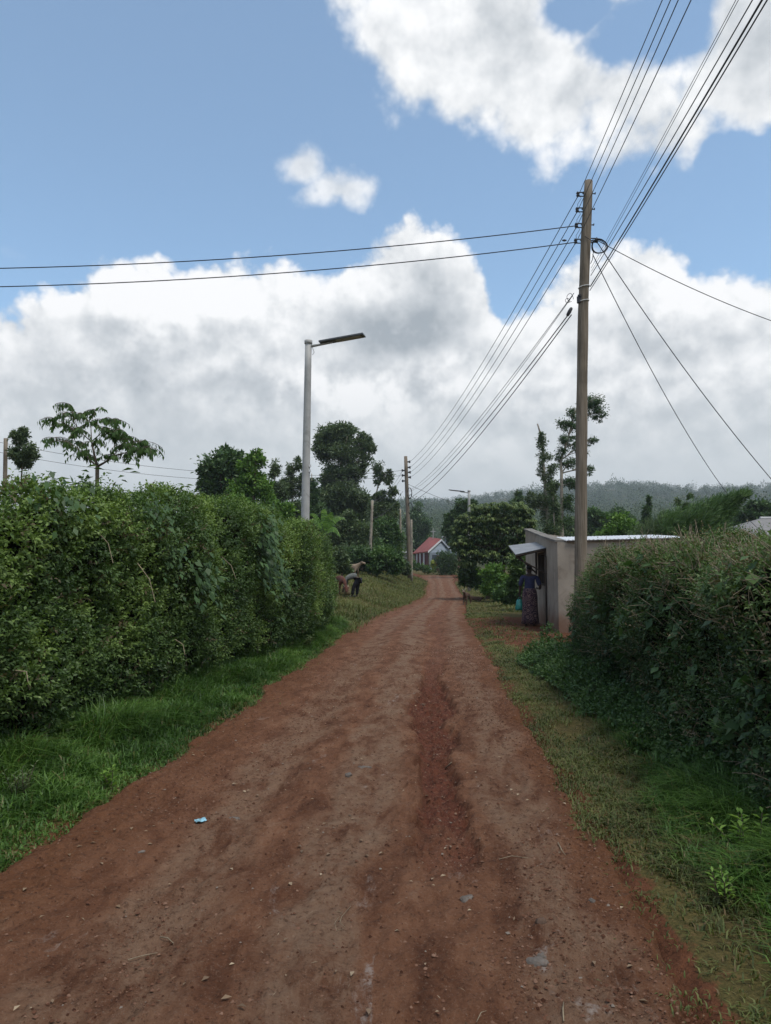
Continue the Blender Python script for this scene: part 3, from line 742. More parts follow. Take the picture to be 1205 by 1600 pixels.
def grass_object(name, sets, mat, label):
    parts = []
    for V, F, c in sets: parts.append((V, F, c))
    ob = leaf_object(name, parts, mat); return tag(ob, label, 'grass', kind='stuff')
lh = np.array(LH[:10]); rh = np.array(RH[:7])
def left_grass():
    n = 130000; Y = 2.2 + (20 - 2.2) * rng.random(n) ** 2.0
    hx = np.interp(Y, lh[:, 1], lh[:, 0]) - 0.45; ex = EDGE_L + edge_noise(Y, 1) + KR * Y + 0.06
    t = rng.random(n) ** 1.0; X = ex + 0.24 * (rng.random(n) < .10) * rng.random(n) ** 1.5 + (hx - ex) * t
    tuft = np.clip(0.55 + 0.9 * fbm(X * 2.5, Y * 2.0, 3), 0.1, 1.3)
    dist = ex - X
    h = (0.05 + 0.25 * sstep(dist, 0.0, 0.6)) * (0.25 + 0.95 * tuft) * (0.6 + 0.6 * rng.random(n))
    keep = rng.random(n) < np.clip(0.25 + tuft * 0.8 * sstep(dist, -0.05, 0.2) + 0.2, 0, 1)
    cl = np.clip(0.42 + 0.7 * fbm(X * 1.1, Y * 0.9, 3) + 0.35 * fbm(X * 6, Y * 5, 2), 0, 1)
    dry = np.where(rng.random(n) < 0.03 + 0.4 * (1 - sstep(dist, 0.0, 0.28)), 0.6 + 0.4 * rng.random(n), 0)
    w = 0.006 + 0.006 * rng.random(n) + 0.006 * sstep(Y, 7, 20); lean = 0.3 + 1.1 * rng.random(n)
    k = keep
    s1 = grass_blades(X[k], Y[k], h[k], w[k], lean[k], cl[k], dry[k])
    grass_object('grass', [s1], GRASS_L, 'lush green grass between the left hedge and the dirt road')
def right_grass():
    n = 260000; Y = 1.9 + (26 - 1.9) * rng.random(n) ** 2.6
    hx = np.interp(Y, rh[:, 1], rh[:, 0]) + 0.3; ex = EDGE_R + edge_noise(Y, 2) + KR * Y - 0.07
    t = rng.random(n); X = ex + (hx - ex) * t - 0.25 * (rng.random(n) < .07) * rng.random(n) ** 1.5; dist = X - ex
    tuft = np.clip(0.5 + 0.9 * fbm(X * 3.5, Y * 3.0, 3), 0.05, 1.2)
    lush = sstep(X - (1.10 + 0.10 * Y) + 0.35 * fbm(X * 1.5, Y * 1.5, 3), 0.0, 0.5) * (1 - sstep(Y, 7.5, 10))
    h = (0.030 + 0.042 * sstep(dist, 0.05, 0.6) + 0.15 * lush) * (0.6 + 0.6 * tuft) * (0.6 + 0.7 * rng.random(n))
    keep = rng.random(n) < np.clip(0.10 + tuft * 0.9 * sstep(dist, -0.05, 0.4), 0, 1) * (1 - 0.93 * shop_patch(X, Y)) * (1 - 0.8 * sstep(fbm(X * 1.6 + 20, Y * 1.1, 4), 0.12, 0.3) * (1 - lush))
    cl = np.clip(0.42 + 0.6 * fbm(X * 1.3 + 9, Y * 1.2, 3) + 0.4 * fbm(X * 9, Y * 8, 2), 0, 1)
    dry = np.where(rng.random(n) < 0.20 * (1 - lush) + 0.03, 0.55 + 0.4 * rng.random(n), 0)
    w = 0.005 + 0.004 * rng.random(n) + 0.007 * sstep(Y, 5, 20); lean = 0.5 + 0.9 * rng.random(n)
    k1 = keep & (lush < 0.3); k2 = keep & (lush >= 0.3)
    grass_object('grass', [grass_blades(X[k1], Y[k1], h[k1], w[k1], lean[k1], cl[k1], dry[k1])], GRASS_S, 'short yellowish trodden grass along the right edge of the road')
    grass_object('grass', [grass_blades(X[k2], Y[k2], h[k2], w[k2], lean[k2], cl[k2], dry[k2])], GRASS_L, 'longer green grass at the foot of the right hedge close by')
def bank_grass():
    n = 85000; Y = 18 + 50 * rng.random(n) ** 1.4; s = EDGE_L * rw(Y) + ro(Y) + 0.22 * rng.normal(size=n) * .5 + 0.05 - 6.5 * rng.random(n) ** 1.2; X = s + KR * Y
    ok = (X > np.interp(Y, [18, 19.5, 20], [-2.0, -5, -9])); X, Y = X[ok], Y[ok]; n = len(X)
    tuft = np.clip(0.5 + 0.9 * fbm(X * 0.9, Y * 0.7, 3), 0.1, 1.3)
    h = 0.17 * (0.3 + tuft) * (0.4 + 0.9 * rng.random(n)); w = 0.010 + 0.014 * rng.random(n)
    cl = np.clip(0.55 + 0.6 * fbm(X * 0.5, Y * 0.4, 3), 0, 1); dry = np.where(rng.random(n) < 0.22, 0.6 + 0.3 * rng.random(n), 0)
    a = grass_blades(X, Y, h, w, 0.4 + 0.7 * rng.random(n), cl, dry)
    grass_object('grass', [a], GRASS_S, 'rough grass bank beyond the left hedge where the animals graze')
    n = 16000; Y = 22 + 30 * rng.random(n) ** 1.3; s = EDGE_R * rw(Y) + ro(Y) + 0.1 + 4.2 * rng.random(n); X = s + KR * Y
    ok = shop_patch(X, Y) < 0.3; ok &= ~((X > 4.0) & (Y < 26)); X, Y = X[ok], Y[ok]; n = len(X)
    h = (0.05 + 0.16 * sstep(X - KR * Y, 2.2, 3.5)) * (0.5 + rng.random(n)); w = 0.015 + 0.02 * rng.random(n)
    a = grass_blades(X, Y, h, w, 0.4 + 0.7 * rng.random(n), np.clip(0.5 + 0.5 * fbm(X, Y, 3), 0, 1), np.where(rng.random(n) < 0.2, 0.7, 0))
    grass_object('grass', [a], GRASS_S, 'patchy grass beside the road beyond the grey shop')
left_grass(); right_grass(); bank_grass()

# ------------------------------------------------------------------ trees
T = tree
bgp = 'trees standing behind the left hedge'
T('broadleaf_tree', 'round dark dense tree at the left end of the trees behind the hedge', 'tree', 45, [(350, 880), (350, 790), (345, 740)],
  [(340, 738, 28, 34), (362, 728, 24, 26), (325, 765, 14, 22), (372, 760, 22, 34), (345, 790, 30, 30)], 9000, 0.22, LEAF_DARK, r0=0.22, clumps=26)
T('leafy_tree', 'bright yellow-green leafy tree beside the round dark tree behind the hedge', 'tree', 36, [(395, 900), (396, 800), (400, 715)],
  [(400, 716, 14, 18), (388, 742, 18, 22), (378, 765, 22, 24), (403, 760, 20, 28), (372, 800, 30, 28), (415, 800, 28, 32), (440, 800, 22, 20), (400, 840, 40, 30)], 10000, 0.15, LEAF_BRIGHT, r0=0.13, clumps=30, clump_r=0.3)
T('eucalyptus_tree', 'thin grey-green gum tree left of the near street lamp', 'tree', 52, [(425, 890), (428, 800), (430, 722)],
  [(430, 735, 9, 18), (420, 765, 13, 20), (437, 770, 12, 24), (425, 800, 20, 26)], 3800, 0.2, LEAF_EUC, bark=BARK_PALE, r0=0.1, aspect=0.3, shell=0.3)
T('eucalyptus_tree', 'wispy gum tree just left of the near lamp pole', 'tree', 54, [(456, 890), (457, 800), (458, 722)],
  [(455, 737, 8, 16), (467, 727, 7, 12), (452, 765, 14, 22), (470, 760, 9, 26), (460, 805, 22, 30)], 4200, 0.2, LEAF_EUC, bark=BARK_PALE, r0=0.1, aspect=0.3, shell=0.3)
T('eucalyptus_tree', 'dark gum tree seen just right behind the near lamp pole', 'tree', 58, [(488, 890), (488, 800), (487, 740)],
  [(487, 765, 12, 24), (494, 800, 14, 26), (480, 805, 14, 24)], 3000, 0.22, LEAF_DARK, bark=BARK_PALE, r0=0.12, aspect=0.35, shell=0.3)
T('eucalyptus_tree', 'largest dark gum tree towering right of the near lamp', 'tree', 68, [(535, 900), (537, 800), (532, 690)],
  [(513, 683, 20, 22), (535, 675, 24, 20), (508, 708, 18, 20), (540, 705, 28, 26), (568, 693, 14, 18), (572, 716, 10, 18), (555, 738, 20, 22), (524, 742, 22, 26), (535, 770, 34, 26), (515, 795, 26, 30), (555, 792, 30, 30), (535, 830, 45, 28), (495, 815, 16, 30)],
  26000, 0.26, LEAF_EUC, bark=BARK_PALE, r0=0.35, clumps=26, clump_r=0.3, aspect=0.35, shell=0.5)
T('eucalyptus_tree', 'slender gum with separate leaf tufts between big gum and wooden pole', 'tree', 62, [(576, 905), (580, 830), (590, 760), (607, 735)],
  [(590, 735, 8, 20), (608, 747, 8, 12), (613, 768, 7, 10), (594, 775, 9, 9), (603, 788, 14, 12), (588, 800, 16, 20), (612, 800, 14, 16)], 4200, 0.22, LEAF_EUC, bark=BARK_PALE, r0=0.11, aspect=0.35, shell=0.2, clumps=12)
T('broadleaf_tree', 'dark pointed tree right behind the distant wooden power pole', 'tree', 138, [(655, 900), (655, 840), (655, 800)],
  [(653, 797, 10, 13), (650, 815, 16, 18), (662, 820, 14, 18), (655, 845, 22, 20)], 4200, 0.34, LEAF_DARK, r0=0.25, clumps=22)
T('broadleaf_tree', 'mid-green feathery tree between the gum trees and the wooden pole', 'tree', 56, [(605, 900), (605, 850), (605, 815)],
  [(600, 825, 20, 22), (616, 840, 16, 22), (590, 850, 20, 20), (612, 865, 22, 18)], 5200, 0.2, LEAF_MID, r0=0.14, clumps=26)
T('broadleaf_tree', 'dusty olive tree behind the banana plant', 'tree', 50, [(545, 905), (545, 850), (547, 820)],
  [(540, 825, 22, 24), (562, 835, 20, 22), (520, 840, 20, 20), (555, 860, 30, 18)], 5200, 0.19, LEAF_EUC, r0=0.14, clumps=26, aspect=0.4)
T('small_tree', 'small sparse grey-green tree at the far left beside a wooden post', 'tree', 28, [(35, 830), (34, 760), (35, 700)],
  [(33, 685, 15, 17), (45, 705, 15, 16), (25, 708, 13, 14), (37, 720, 16, 12)], 2600, 0.10, LEAF_EUC, bark=BARK, r0=0.06, shell=0.25, clumps=18, clump_r=0.3)
T('round_tree', 'round dark tree behind the distant street lamp', 'tree', 70, [(722, 900), (722, 840), (724, 800)],
  [(725, 796, 15, 17), (735, 790, 9, 10), (713, 812, 15, 14), (735, 815, 12, 15), (706, 830, 16, 16), (720, 845, 22, 16)], 7000, 0.25, LEAF_DARK, r0=0.2, clumps=24)
T('tall_tree', 'tall leafy-trunked tree with a bare broken tip right of the spreading tree', 'tree', 44, [(858, 900), (855, 800), (848, 700), (840, 662)],
  [(848, 690, 9, 17), (850, 712, 10, 16), (845, 735, 6, 16), (860, 735, 10, 18), (856, 758, 9, 16), (838, 780, 12, 12), (830, 790, 9, 8), (855, 785, 14, 18), (858, 812, 18, 20)], 4200, 0.12, LEAF_EUC, bark=BARK_PALE, r0=0.16, aspect=0.35, shell=0.2, clumps=16, twigs=False, clump_r=0.42)
T('tall_tree', 'tall slim tree with open drooping branches behind the near power pole', 'tree', 46, [(880, 900), (878, 800), (876, 720), (900, 640)],
  [(930, 628, 17, 17), (936, 645, 12, 14), (918, 638, 14, 18), (893, 645, 12, 10), (880, 662, 14, 9), (900, 665, 14, 12), (925, 688, 9, 8), (885, 690, 15, 14), (905, 700, 16, 14), (890, 722, 17, 10), (875, 712, 8, 16), (922, 733, 7, 9), (896, 755, 18, 12), (884, 785, 14, 20), (872, 815, 20, 18)], 6000, 0.125, LEAF_DARK, bark=BARK_PALE, r0=0.16, aspect=0.35, shell=0.2, clumps=14, droop=0.3, clump_r=0.42)
T('thin_tree', 'thin pale-stemmed young tree beside the tall leafy-trunked tree', 'tree', 42, [(868, 900), (866, 820), (864, 760)],
  [(864, 765, 7, 18), (868, 795, 9, 18), (862, 825, 14, 14)], 1800, 0.13, LEAF_EUC, bark=BARK_PALE, r0=0.07, shell=0.2)
T('conifer', 'small dark conifer tip showing above the spreading tree', 'conifer', 62, [(808, 900), (808, 820), (808, 765)],
  [(808, 770, 3, 6), (814, 771, 2.5, 5), (808, 779, 8, 3), (814, 778, 6, 3), (808, 786, 13, 3), (808, 795, 16, 6)], 2600, 0.16, LEAF_DARK, r0=0.1, aspect=0.25, limbs=False)

T('broadleaf_tree', 'dark tree filling the belt low behind the wispy gum trees', 'tree', 66, [(470, 895), (470, 850), (470, 820)],
  [(455, 815, 26, 24), (480, 825, 22, 24), (430, 835, 28, 22)], 5200, 0.24, LEAF_DARK, r0=0.2, clumps=26)
T('broadleaf_tree', 'mid-green tree low between the banana plant and the slender gum', 'tree', 54, [(565, 900), (565, 860), (565, 845)],
  [(560, 845, 24, 20), (585, 858, 18, 18)], 4200, 0.18, LEAF_MID, r0=0.15, clumps=26)
# spreading tree with whorls of long leaves in flat layers
def whorl_tree():
    Y = 36; base = at(762, 905, Y); base.z = gz(base.x, base.y) - 0.05
    root = empty('spreading_tree', base, 'broad spreading tree with layered tiers of long drooping leaves left of the grey shop', 'tree')
    lay = [(755, 796, 26, 7), (790, 793, 34, 7), (818, 800, 16, 7), (728, 812, 16, 8), (762, 814, 34, 9), (805, 812, 30, 9), (828, 822, 14, 10), (715, 830, 14, 10), (748, 832, 32, 10), (790, 830, 34, 10), (825, 838, 18, 10), (722, 848, 18, 9), (760, 850, 34, 10), (800, 850, 32, 10), (735, 866, 22, 9), (775, 868, 34, 9), (812, 866, 20, 10), (725, 882, 14, 8)]
    bl = pxblobs(lay, Y, 1.0); mb = MB()
    t1 = at(775, 862, Y); t2 = at(790, 864, Y + 0.3)
    b2 = base + Vector((0.75, 0.3, 0))
    k1 = [base, base.lerp(t1, .4) + Vector((.05, 0, 0)), t1]; k2 = [b2, b2.lerp(t2, .5) + Vector((-.05, 0, 0)), t2]
    mb.tube(k1, [0.15, 0.12, 0.10], 8); mb.tube(k2, [0.13, 0.10, 0.08], 8)
    for i, b in enumerate(bl):
        limb(mb, t1 if i % 2 else t2, b[:3], 0.06, 0.015, seg=5)
    mb.build('trunk', BARK, root, smooth=True)
    parts = []
    for b in bl:
        m = int(66 * b[3]) + 10; a = rng.random(m) * 2 * np.pi; rr = np.sqrt(rng.random(m))
        cx = b[0] + np.cos(a) * rr * b[3]; cy = b[1] + np.sin(a) * rr * b[4]; cz = b[2] + (1 - rr ** 2) * b[5] * 0.9 + rng.normal(size=m) * 0.09
        k = 17
        for j in range(k):
            ang = 2 * np.pi * j / k + rng.random(m) * 0.6; el = rng.normal(size=m) * 0.2 - 0.15
            A = np.stack([np.cos(ang), np.sin(ang), el], -1); L = 0.13 + 0.07 * rng.random(m)
            V, F = leaves(np.stack([cx, cy, cz], -1), A, np.tile([0, 0, 1.0], (m, 1)), L, L * 0.3, fold=0.15, droop=0.5)
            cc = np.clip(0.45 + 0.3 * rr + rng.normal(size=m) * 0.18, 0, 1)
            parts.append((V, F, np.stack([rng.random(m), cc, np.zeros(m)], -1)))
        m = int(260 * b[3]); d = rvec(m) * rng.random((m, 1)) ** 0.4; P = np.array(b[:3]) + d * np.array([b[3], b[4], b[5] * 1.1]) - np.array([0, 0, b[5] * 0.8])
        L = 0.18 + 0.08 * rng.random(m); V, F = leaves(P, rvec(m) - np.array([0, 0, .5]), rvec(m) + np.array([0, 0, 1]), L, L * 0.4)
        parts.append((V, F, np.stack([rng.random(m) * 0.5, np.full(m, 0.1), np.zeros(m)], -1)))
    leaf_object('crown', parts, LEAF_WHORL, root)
whorl_tree()

# young tree with long hanging leaf rows above the left hedge
def pinnate_tree():
    Y = 12.5; base = at(153, 960, Y); base.z = gz(base.x, base.y) - 0.05
    root = empty('young_tree', base, 'young open-crowned tree with hanging rows of large leaves above the left hedge', 'tree')
    mb = MB(); fork = at(152, 729, Y)
    mb.tube([base, base.lerp(fork, .5), fork], [0.05, 0.04, 0.034], 8)
    ends = []
    def br(a, px, py, dy, r0, subs=()):
        b = at(px, py, Y + dy); pts = [a, a.lerp(b, .5) + Vector((0, 0, -0.04 * (b - a).length)), b]
        mb.tube(pts, [r0, r0 * .75, r0 * .45], 6); ends.append(b)
        for s in subs: br(b, s[0], s[1], dy + s[2], r0 * .45, s[3] if len(s) > 3 else ())
        return b
    br(fork, 143, 690, 0.0, 0.026, [(122, 670, -.2, [(108, 645, 0), (95, 662, .2), (88, 655, 0), (100, 690, -.2), (110, 632, .2)]), (142, 660, .2, [(130, 648, 0), (150, 640, .1), (158, 655, 0)]), (165, 668, -.2, [(175, 655, 0), (170, 680, .1)])])
    br(fork, 130, 705, 0.3, 0.018, [(118, 690, .1), (128, 712, 0), (105, 668, .2), (84, 684, .1)])
    br(fork, 177, 712, -0.2, 0.022, [(190, 695, 0, [(182, 680, .1), (200, 682, .2), (212, 690, 0), (192, 672, -.1)]), (212, 700, -.2, [(228, 690, 0), (222, 704, .2), (235, 700, 0)]), (195, 708, .2)])
    parts = []
    st = mb
    for e in ends:
        for k in range(6):
            ang = random.uniform(0, 2 * math.pi); d = Vector((math.cos(ang), 0.7 * math.sin(ang), random.uniform(-0.05, 0.5))); Lr = random.uniform(0.22, 0.36)
            n = 11; tt = np.linspace(0.15, 1, n)
            rach = [e + d * Lr * t + Vector((0, 0, -0.5 * Lr * t * t)) for t in tt]
            st.tube([e] + rach[::3], 0.004, 4, cap=False)
            side = d.cross(Vector((0, 0, 1))).normalized()
            sg = np.where(np.arange(n) % 2, 1.0, -1.0)[:, None]
            A = np.array(side)[None] * sg * 0.45 + np.array([0, 0, -1.0]) + rng.normal(size=(n, 3)) * 0.18
            L = 0.075 + 0.045 * rng.random(n)
            V, F = leaves(np.array(rach), A, np.array(d)[None] + rng.normal(size=(n, 3)) * 0.4, L, L * 0.42, fold=0.12)
            parts.append((V, F, np.stack([rng.random(n), np.full(n, random.uniform(.1, .7)), np.zeros(n)], -1)))
    mb.build('trunk', BARK, root, smooth=True)
    leaf_object('crown', parts, LEAF_SAP, root)
pinnate_tree()

# banana plant
def banana():
    Y = 33; base = at(507, 880, Y); base.z = gz(base.x, base.y) - 0.05
    root = empty('banana_plant', base, 'banana plant with torn paddle leaves right of the near lamp pole', 'banana plant')
    top = at(507, 838, Y); MB().tube([base, base.lerp(top, .6), top], [0.13, 0.11, 0.07], 8).build('stem', simple('banana_stem', (0.14, 0.15, 0.07), 0.7, var=0.4, scale=5), root, smooth=True)
    V, F, Cc = [], [], []; b = 0
    for (tx, ty, w, dy) in ((506, 795, .15, 0), (519, 800, .2, -.2), (539, 810, .14, .3), (482, 803, .10, -.3), (478, 815, .11, .4), (532, 838, .13, -.4)):
        tip = at(tx, ty, Y + dy); n = 12
        for i in range(n):
            for sgn in (-1, 1):
                ts = (i / n, (i + 0.82) / n)
                def c(t): 
                    p = top.lerp(tip, t); p.z += 0.35 * math.sin(math.pi * min(t, 1)) * (0.4 if tx in (508, 519) else 1.0); return p
                d = (tip - top).normalized(); sd_ = d.cross(Vector((0.2, -0.9, 0.3))).normalized()
                ww = [w * math.sin(math.pi * min(1, 0.12 + 0.86 * t)) ** 0.6 * (1 if t > .18 else .1) for t in ts]
                dr = Vector((0, 0, -0.3 * random.uniform(.5, 1.2)))
                q = [c(ts[0]), c(ts[1]), c(ts[1]) + sd_ * sgn * ww[1] + dr * ww[1], c(ts[0]) + sd_ * sgn * ww[0] + dr * ww[0]]
                V += [tuple(x) for x in q]; F.append([b, b + 1, b + 2, b + 3]); b += 4; Cc += [[random.random(), .55, 0]] * 4
    me = np_mesh('leaf_fans', np.array(V), np.array(F), var=np.array(Cc)); link('leaves', me, LEAF_BRIGHT, root)
banana()

# bushes
gp = 'bushes in the row behind the grazing bank'
bl_ = [('large dark rounded bush in the row, directly behind the cream calf', 46, [(560, 868, 24, 16), (580, 878, 20, 14), (545, 882, 20, 12)], LEAF_DARK),
       ('dark bush in the row right of the cream calf, below the slender gum', 45, [(600, 870, 22, 16), (615, 880, 18, 14), (590, 885, 16, 10)], LEAF_MID),
       ('pale-leaved bush in the row at the foot of the banana plant', 38, [(525, 872, 18, 15), (508, 880, 16, 16), (535, 885, 14, 10)], LEAF_EUC),
       ('bright leafy bush in the row touching the end of the tall left hedge', 24, [(492, 880, 20, 26), (478, 850, 14, 26), (505, 905, 14, 18), (470, 900, 16, 30)], LEAF_MID),
       ('small bush in the row at the foot of the distant wooden power pole', 52, [(624, 885, 12, 12), (634, 888, 7, 8)], LEAF_EUC)]
for lab, Y, px, mt in bl_: bush('bush', lab, 'bush', Y, px, 5200, 0.10 + 0.0022 * Y, mt, gp, clumps=26, clump_r=0.28)
gp = 'bushes along the right of the road before the spreading tree'
for lab, Y, px, n, mt in [('rounded leafy bush under the left side of the spreading tree', 38, [(735, 893, 18, 14), (750, 905, 20, 14), (728, 905, 10, 10)], 4500, LEAF_MID),
       ('bright green bush under the right side of the spreading tree', 34, [(770, 898, 18, 16), (785, 912, 18, 16), (765, 918, 14, 10)], 4500, LEAF_BRIGHT),
       ('brownish bush touching the left wall of the grey shop', 27, [(808, 893, 12, 20), (806, 918, 13, 20), (812, 875, 9, 12)], 4200, LEAF_HEDGE_DRY),
       ('low green bush left of the brownish bush by the shop', 30, [(793, 925, 14, 12), (780, 930, 10, 8), (800, 936, 10, 9)], 3000, LEAF_MID)]:
    bush('bush', lab, 'bush', Y, px, n, 0.10 + 0.0016 * Y, mt, gp, clumps=24, clump_r=0.3)
bush('clipped_shrub', 'tall dark clipped shrub block at the end of the road beside the church', 'shrub', 79, [(690, 872, 9, 10), (706, 872, 10, 10), (690, 888, 9, 12), (706, 888, 10, 12), (698, 880, 14, 18)], 6000, 0.18, LEAF_DARK, clumps=40, shell=0.7)
bush('yellow_shrub', 'small yellow-green shrub in front of the church', 'shrub', 80, [(677, 880, 3.5, 6), (678, 888, 4, 7)], 800, 0.16, LEAF_YEL)
bush('bush', 'low dark bush before the church door', 'bush', 82, [(660, 888, 12, 5), (648, 884, 6, 7), (670, 892, 8, 3)], 1500, 0.22, LEAF_MID)
# feathery plumes behind the right hedge
bush('feathery_shrub', 'feathery wind-swept shrub with long plumes above the right hedge', 'shrub', 22, [(1055, 825, 26, 24), (1090, 815, 34, 30), (1120, 800, 26, 22), (1135, 785, 26, 13), (1110, 840, 40, 20), (1160, 775, 16, 6)], 26000, 0.16, LEAF_MID, clumps=60, clump_r=.4, aspect=0.10, dirn=(0.42, 0, 0.34), shell=0.2)
bush('feathery_shrub', 'smaller olive feathery shrub left of the wind-swept one', 'shrub', 23, [(1020, 835, 26, 20), (1045, 820, 18, 22), (1000, 845, 18, 12), (1040, 850, 30, 14)], 14000, 0.14, LEAF_EUC, clumps=50, clump_r=.4, aspect=0.10, dirn=(0.2, 0, 0.4), shell=0.2)
bush('bush', 'bright green bush behind the flat roof of the shop', 'bush', 34, [(970, 822, 24, 18), (990, 832, 26, 14), (950, 838, 18, 10)], 5000, 0.15, LEAF_BRIGHT, clumps=26)
T('thin_tree', 'thin leafless young tree with a dark tip above the right hedge', 'tree', 24, [(1063, 900), (1062, 830), (1058, 782)],
  [(1059, 784, 2.5, 6), (1062, 798, 3, 5), (1078, 775, 3, 4), (1072, 790, 4, 3)], 260, 0.09, LEAF_EUC, r0=0.03, limbs=True, twigs=False, shell=0.2)
for (px, py, Y, lab) in ((1008, 815, 60, 'narrow dark cypress rising behind the bright bush right of the power pole'),):
    T('cypress', lab, 'tree', Y, [(px, 880), (px, 840), (px + 6, 780)], [(px + 6, 785, 3, 10), (px + 3, 800, 5, 12), (px, 820, 7, 14), (px, 840, 9, 14)], 2200, 0.2, LEAF_DARK, r0=0.1, limbs=False)
k = 0
for (px, py, Y, w, mt, lab) in ((1185, 800, 60, 30, LEAF_DARK, 'dark broad tree at the right edge behind the grey roof'), (1140, 812, 75, 26, LEAF_DARK, 'dark tree left of the grey roof behind the wind-swept shrub'), (930, 815, 80, 24, LEAF_MID, 'rounded mid-green tree just right of the near power pole'),
     (890, 825, 70, 20, LEAF_EUC, 'grey-green tree behind the shop parapet'), (1090, 805, 95, 30, LEAF_DARK, 'dark spreading tree far behind the wind-swept shrub'), (965, 812, 110, 26, LEAF_DARK, 'far dark tree between power pole and cypress')):
    T('broadleaf_tree', lab, 'tree', Y, [(px, py + 60), (px, py + 20), (px, py)], [(px, py - 4, w * .6, 14), (px - w * .6, py + 8, w * .5, 14), (px + w * .6, py + 6, w * .5, 14), (px, py + 22, w, 16)], 5000, 0.12 + 0.003 * Y, mt, r0=0.2, clumps=22)
# weeds standing up by the road
def weed(name, label, px, py, Y, h, n, mat, ls=0.06):
    c = at(px, py, Y); c.z = gz(c.x, c.y); root = empty(name, c, label, 'weed'); mb = MB(); parts = []
    for k in range(n):
        d = Vector((random.gauss(0, .35), random.gauss(0, .35), 1)); tip = c + d * h * random.uniform(.6, 1)
        b0 = c + Vector((random.gauss(0, .04), random.gauss(0, .04), 0)); mb.tube([b0, b0.lerp(tip, .5), tip], [.004, .003, .002], 4)
        m = 12; tt = np.linspace(.3, 1, m); P = np.array([b0.lerp(tip, t) for t in tt]); a = np.arange(m) * 2.4
        A = np.stack([np.cos(a), np.sin(a), 0.5 + 0 * a], -1); L = ls * (1.1 - 0.3 * tt)
        V, F = leaves(P, A, np.tile([0, 0, 1.0], (m, 1)), L, L * .35, droop=.1); parts.append((V, F, np.stack([rng.random(m), np.full(m, .85), np.zeros(m)], -1)))
    mb.build('stems', BARK, root); leaf_object('leaves', parts, mat, root)
weed('leafy_weed', 'light green leafy weed standing in the grass at the lower right', 1155, 1335, 4.0, 0.26, 6, LEAF_BRIGHT, .07)
weed('leafy_weed', 'short leafy weed lower down in the right grass than the tall one', 1140, 1395, 3.5, 0.16, 5, LEAF_BRIGHT, .05)
weed('leafy_weed', 'broad-leaved weed in the grass of the left verge', 172, 1210, 5.3, 0.2, 5, LEAF_BRIGHT, .06)
weed('leafy_weed', 'pale weed at the left hedge foot near the frame edge', 30, 1200, 4.9, 0.22, 7, LEAF_EUC, .05)
weed('leafy_weed', 'pale trailing weed at the grass edge below the far end of the left hedge', 480, 1000, 14.2, 0.3, 10, LEAF_EUC, .09)

# ------------------------------------------------------------------ far woodland (one mass)
def forest():
    n = 3600; Y = 125 + 800 * rng.random(n) ** 1.0; X = (rng.random(n) - 0.5) * 1.35 * Y + rng.normal(size=n) * 4
    keep = (fbm(X / 60, Y / 60, 3) > -0.4) & (rng.random(n) < 0.35 + 0.65 * sstep(Y, 150, 400)); X, Y = X[keep], Y[keep]; n = len(X)
    X = np.r_[X, (rng.random(900) - .5) * 1250]; Y = np.r_[Y, 850 + rng.random(900) * 90]; n = len(X)
    Z = ground_h(X, Y); Hh = (4 + 7 * rng.random(n)) * (1 + 0.4 * (rng.random(n) < .07)); Wd = Hh * (0.35 + 0.35 * rng.random(n))
    parts = []
    allX, allY, allZ, allH, allW = X, Y, Z, Hh, Wd
    for lo, hi, K, fs in ((0, 260, 900, 0.036), (260, 480, 350, 0.058), (480, 2000, 160, 0.115)):
      q = (allY >= lo) & (allY < hi); X, Y, Z, Hh, Wd = allX[q], allY[q], allZ[q], allH[q], allW[q]; n = len(X)
      d = rvec(n * K).reshape(n, K, 3); r = 0.5 + 0.5 * rng.random((n, K, 1)); lump = 1 + 0.35 * rng.normal(size=(n, K, 1)) * 0.4
      P = np.stack([X, Y, Z + Hh * .46], -1)[:, None, :] + d * r * lump * np.stack([Wd, Wd, Hh * .52], -1)[:, None, :]
      A = unit(d + rng.normal(size=d.shape) * .6); P = P.reshape(-1, 3); A = A.reshape(-1, 3); m = len(P)
      L = np.repeat(Hh * fs, K) * (0.6 + 0.7 * rng.random(m)); N = rvec(m) + np.array([0, -.4, 1.0])
      V, F = leaves(P, A, N, L, L * .7)
      cl = np.repeat(rng.random(n), K)
      parts.append((V, F, np.stack([rng.random(m), cl, np.zeros(m)], -1)))
    ob = leaf_object('forest', parts, LEAF_DARKFAR); tag(ob, 'woodland covering the distant hillside under the sky', 'forest', kind='stuff')
LEAF_DARKFAR = leafmat('far_forest_leaf', (0.022, 0.040, 0.020), (0.042, 0.066, 0.03), (0.075, 0.10, 0.045), trans=0.1)
forest()

# ------------------------------------------------------------------ poles, lamps and wires
WOOD = simple('weathered_pole_wood', (0.20, 0.165, 0.125), 0.9, var=0.3, scale=2.0, bmp=0.5, bscale=14, dirt=(0.115, 0.10, 0.07))
def wood_grain(name, c0, c1):
    m, G, b, out = mat_new(name); tcv = G.n('ShaderNodeTexCoord').outputs['Object']
    v = G.vm('MULTIPLY', tcv, (9, 9, 0.35)); n = G.noise(v, 3, 8, 0.7, 0.6); n2 = G.noise(tcv, 1.1, 4, 0.6)
    c = G.mix(G.mapr(n, 0.3, 0.7), c0, c1); c = G.mix(G.mapr(n2, 0.45, 0.7, 0, 0.6), c, tuple(x * 0.6 for x in c0))
    c = G.mix(G.mapr(n, 0.66, 0.72, 0, 0.7), c, (0.05, 0.04, 0.03))
    G.put(b.inputs['Base Color'], c); b.inputs['Roughness'].default_value = 0.88; b.inputs['Specular IOR Level'].default_value = 0.15
    bump(G, b, n, 0.7, 0.01); return m
WOOD = wood_grain('pole_wood', (0.125, 0.10, 0.072), (0.26, 0.215, 0.165))
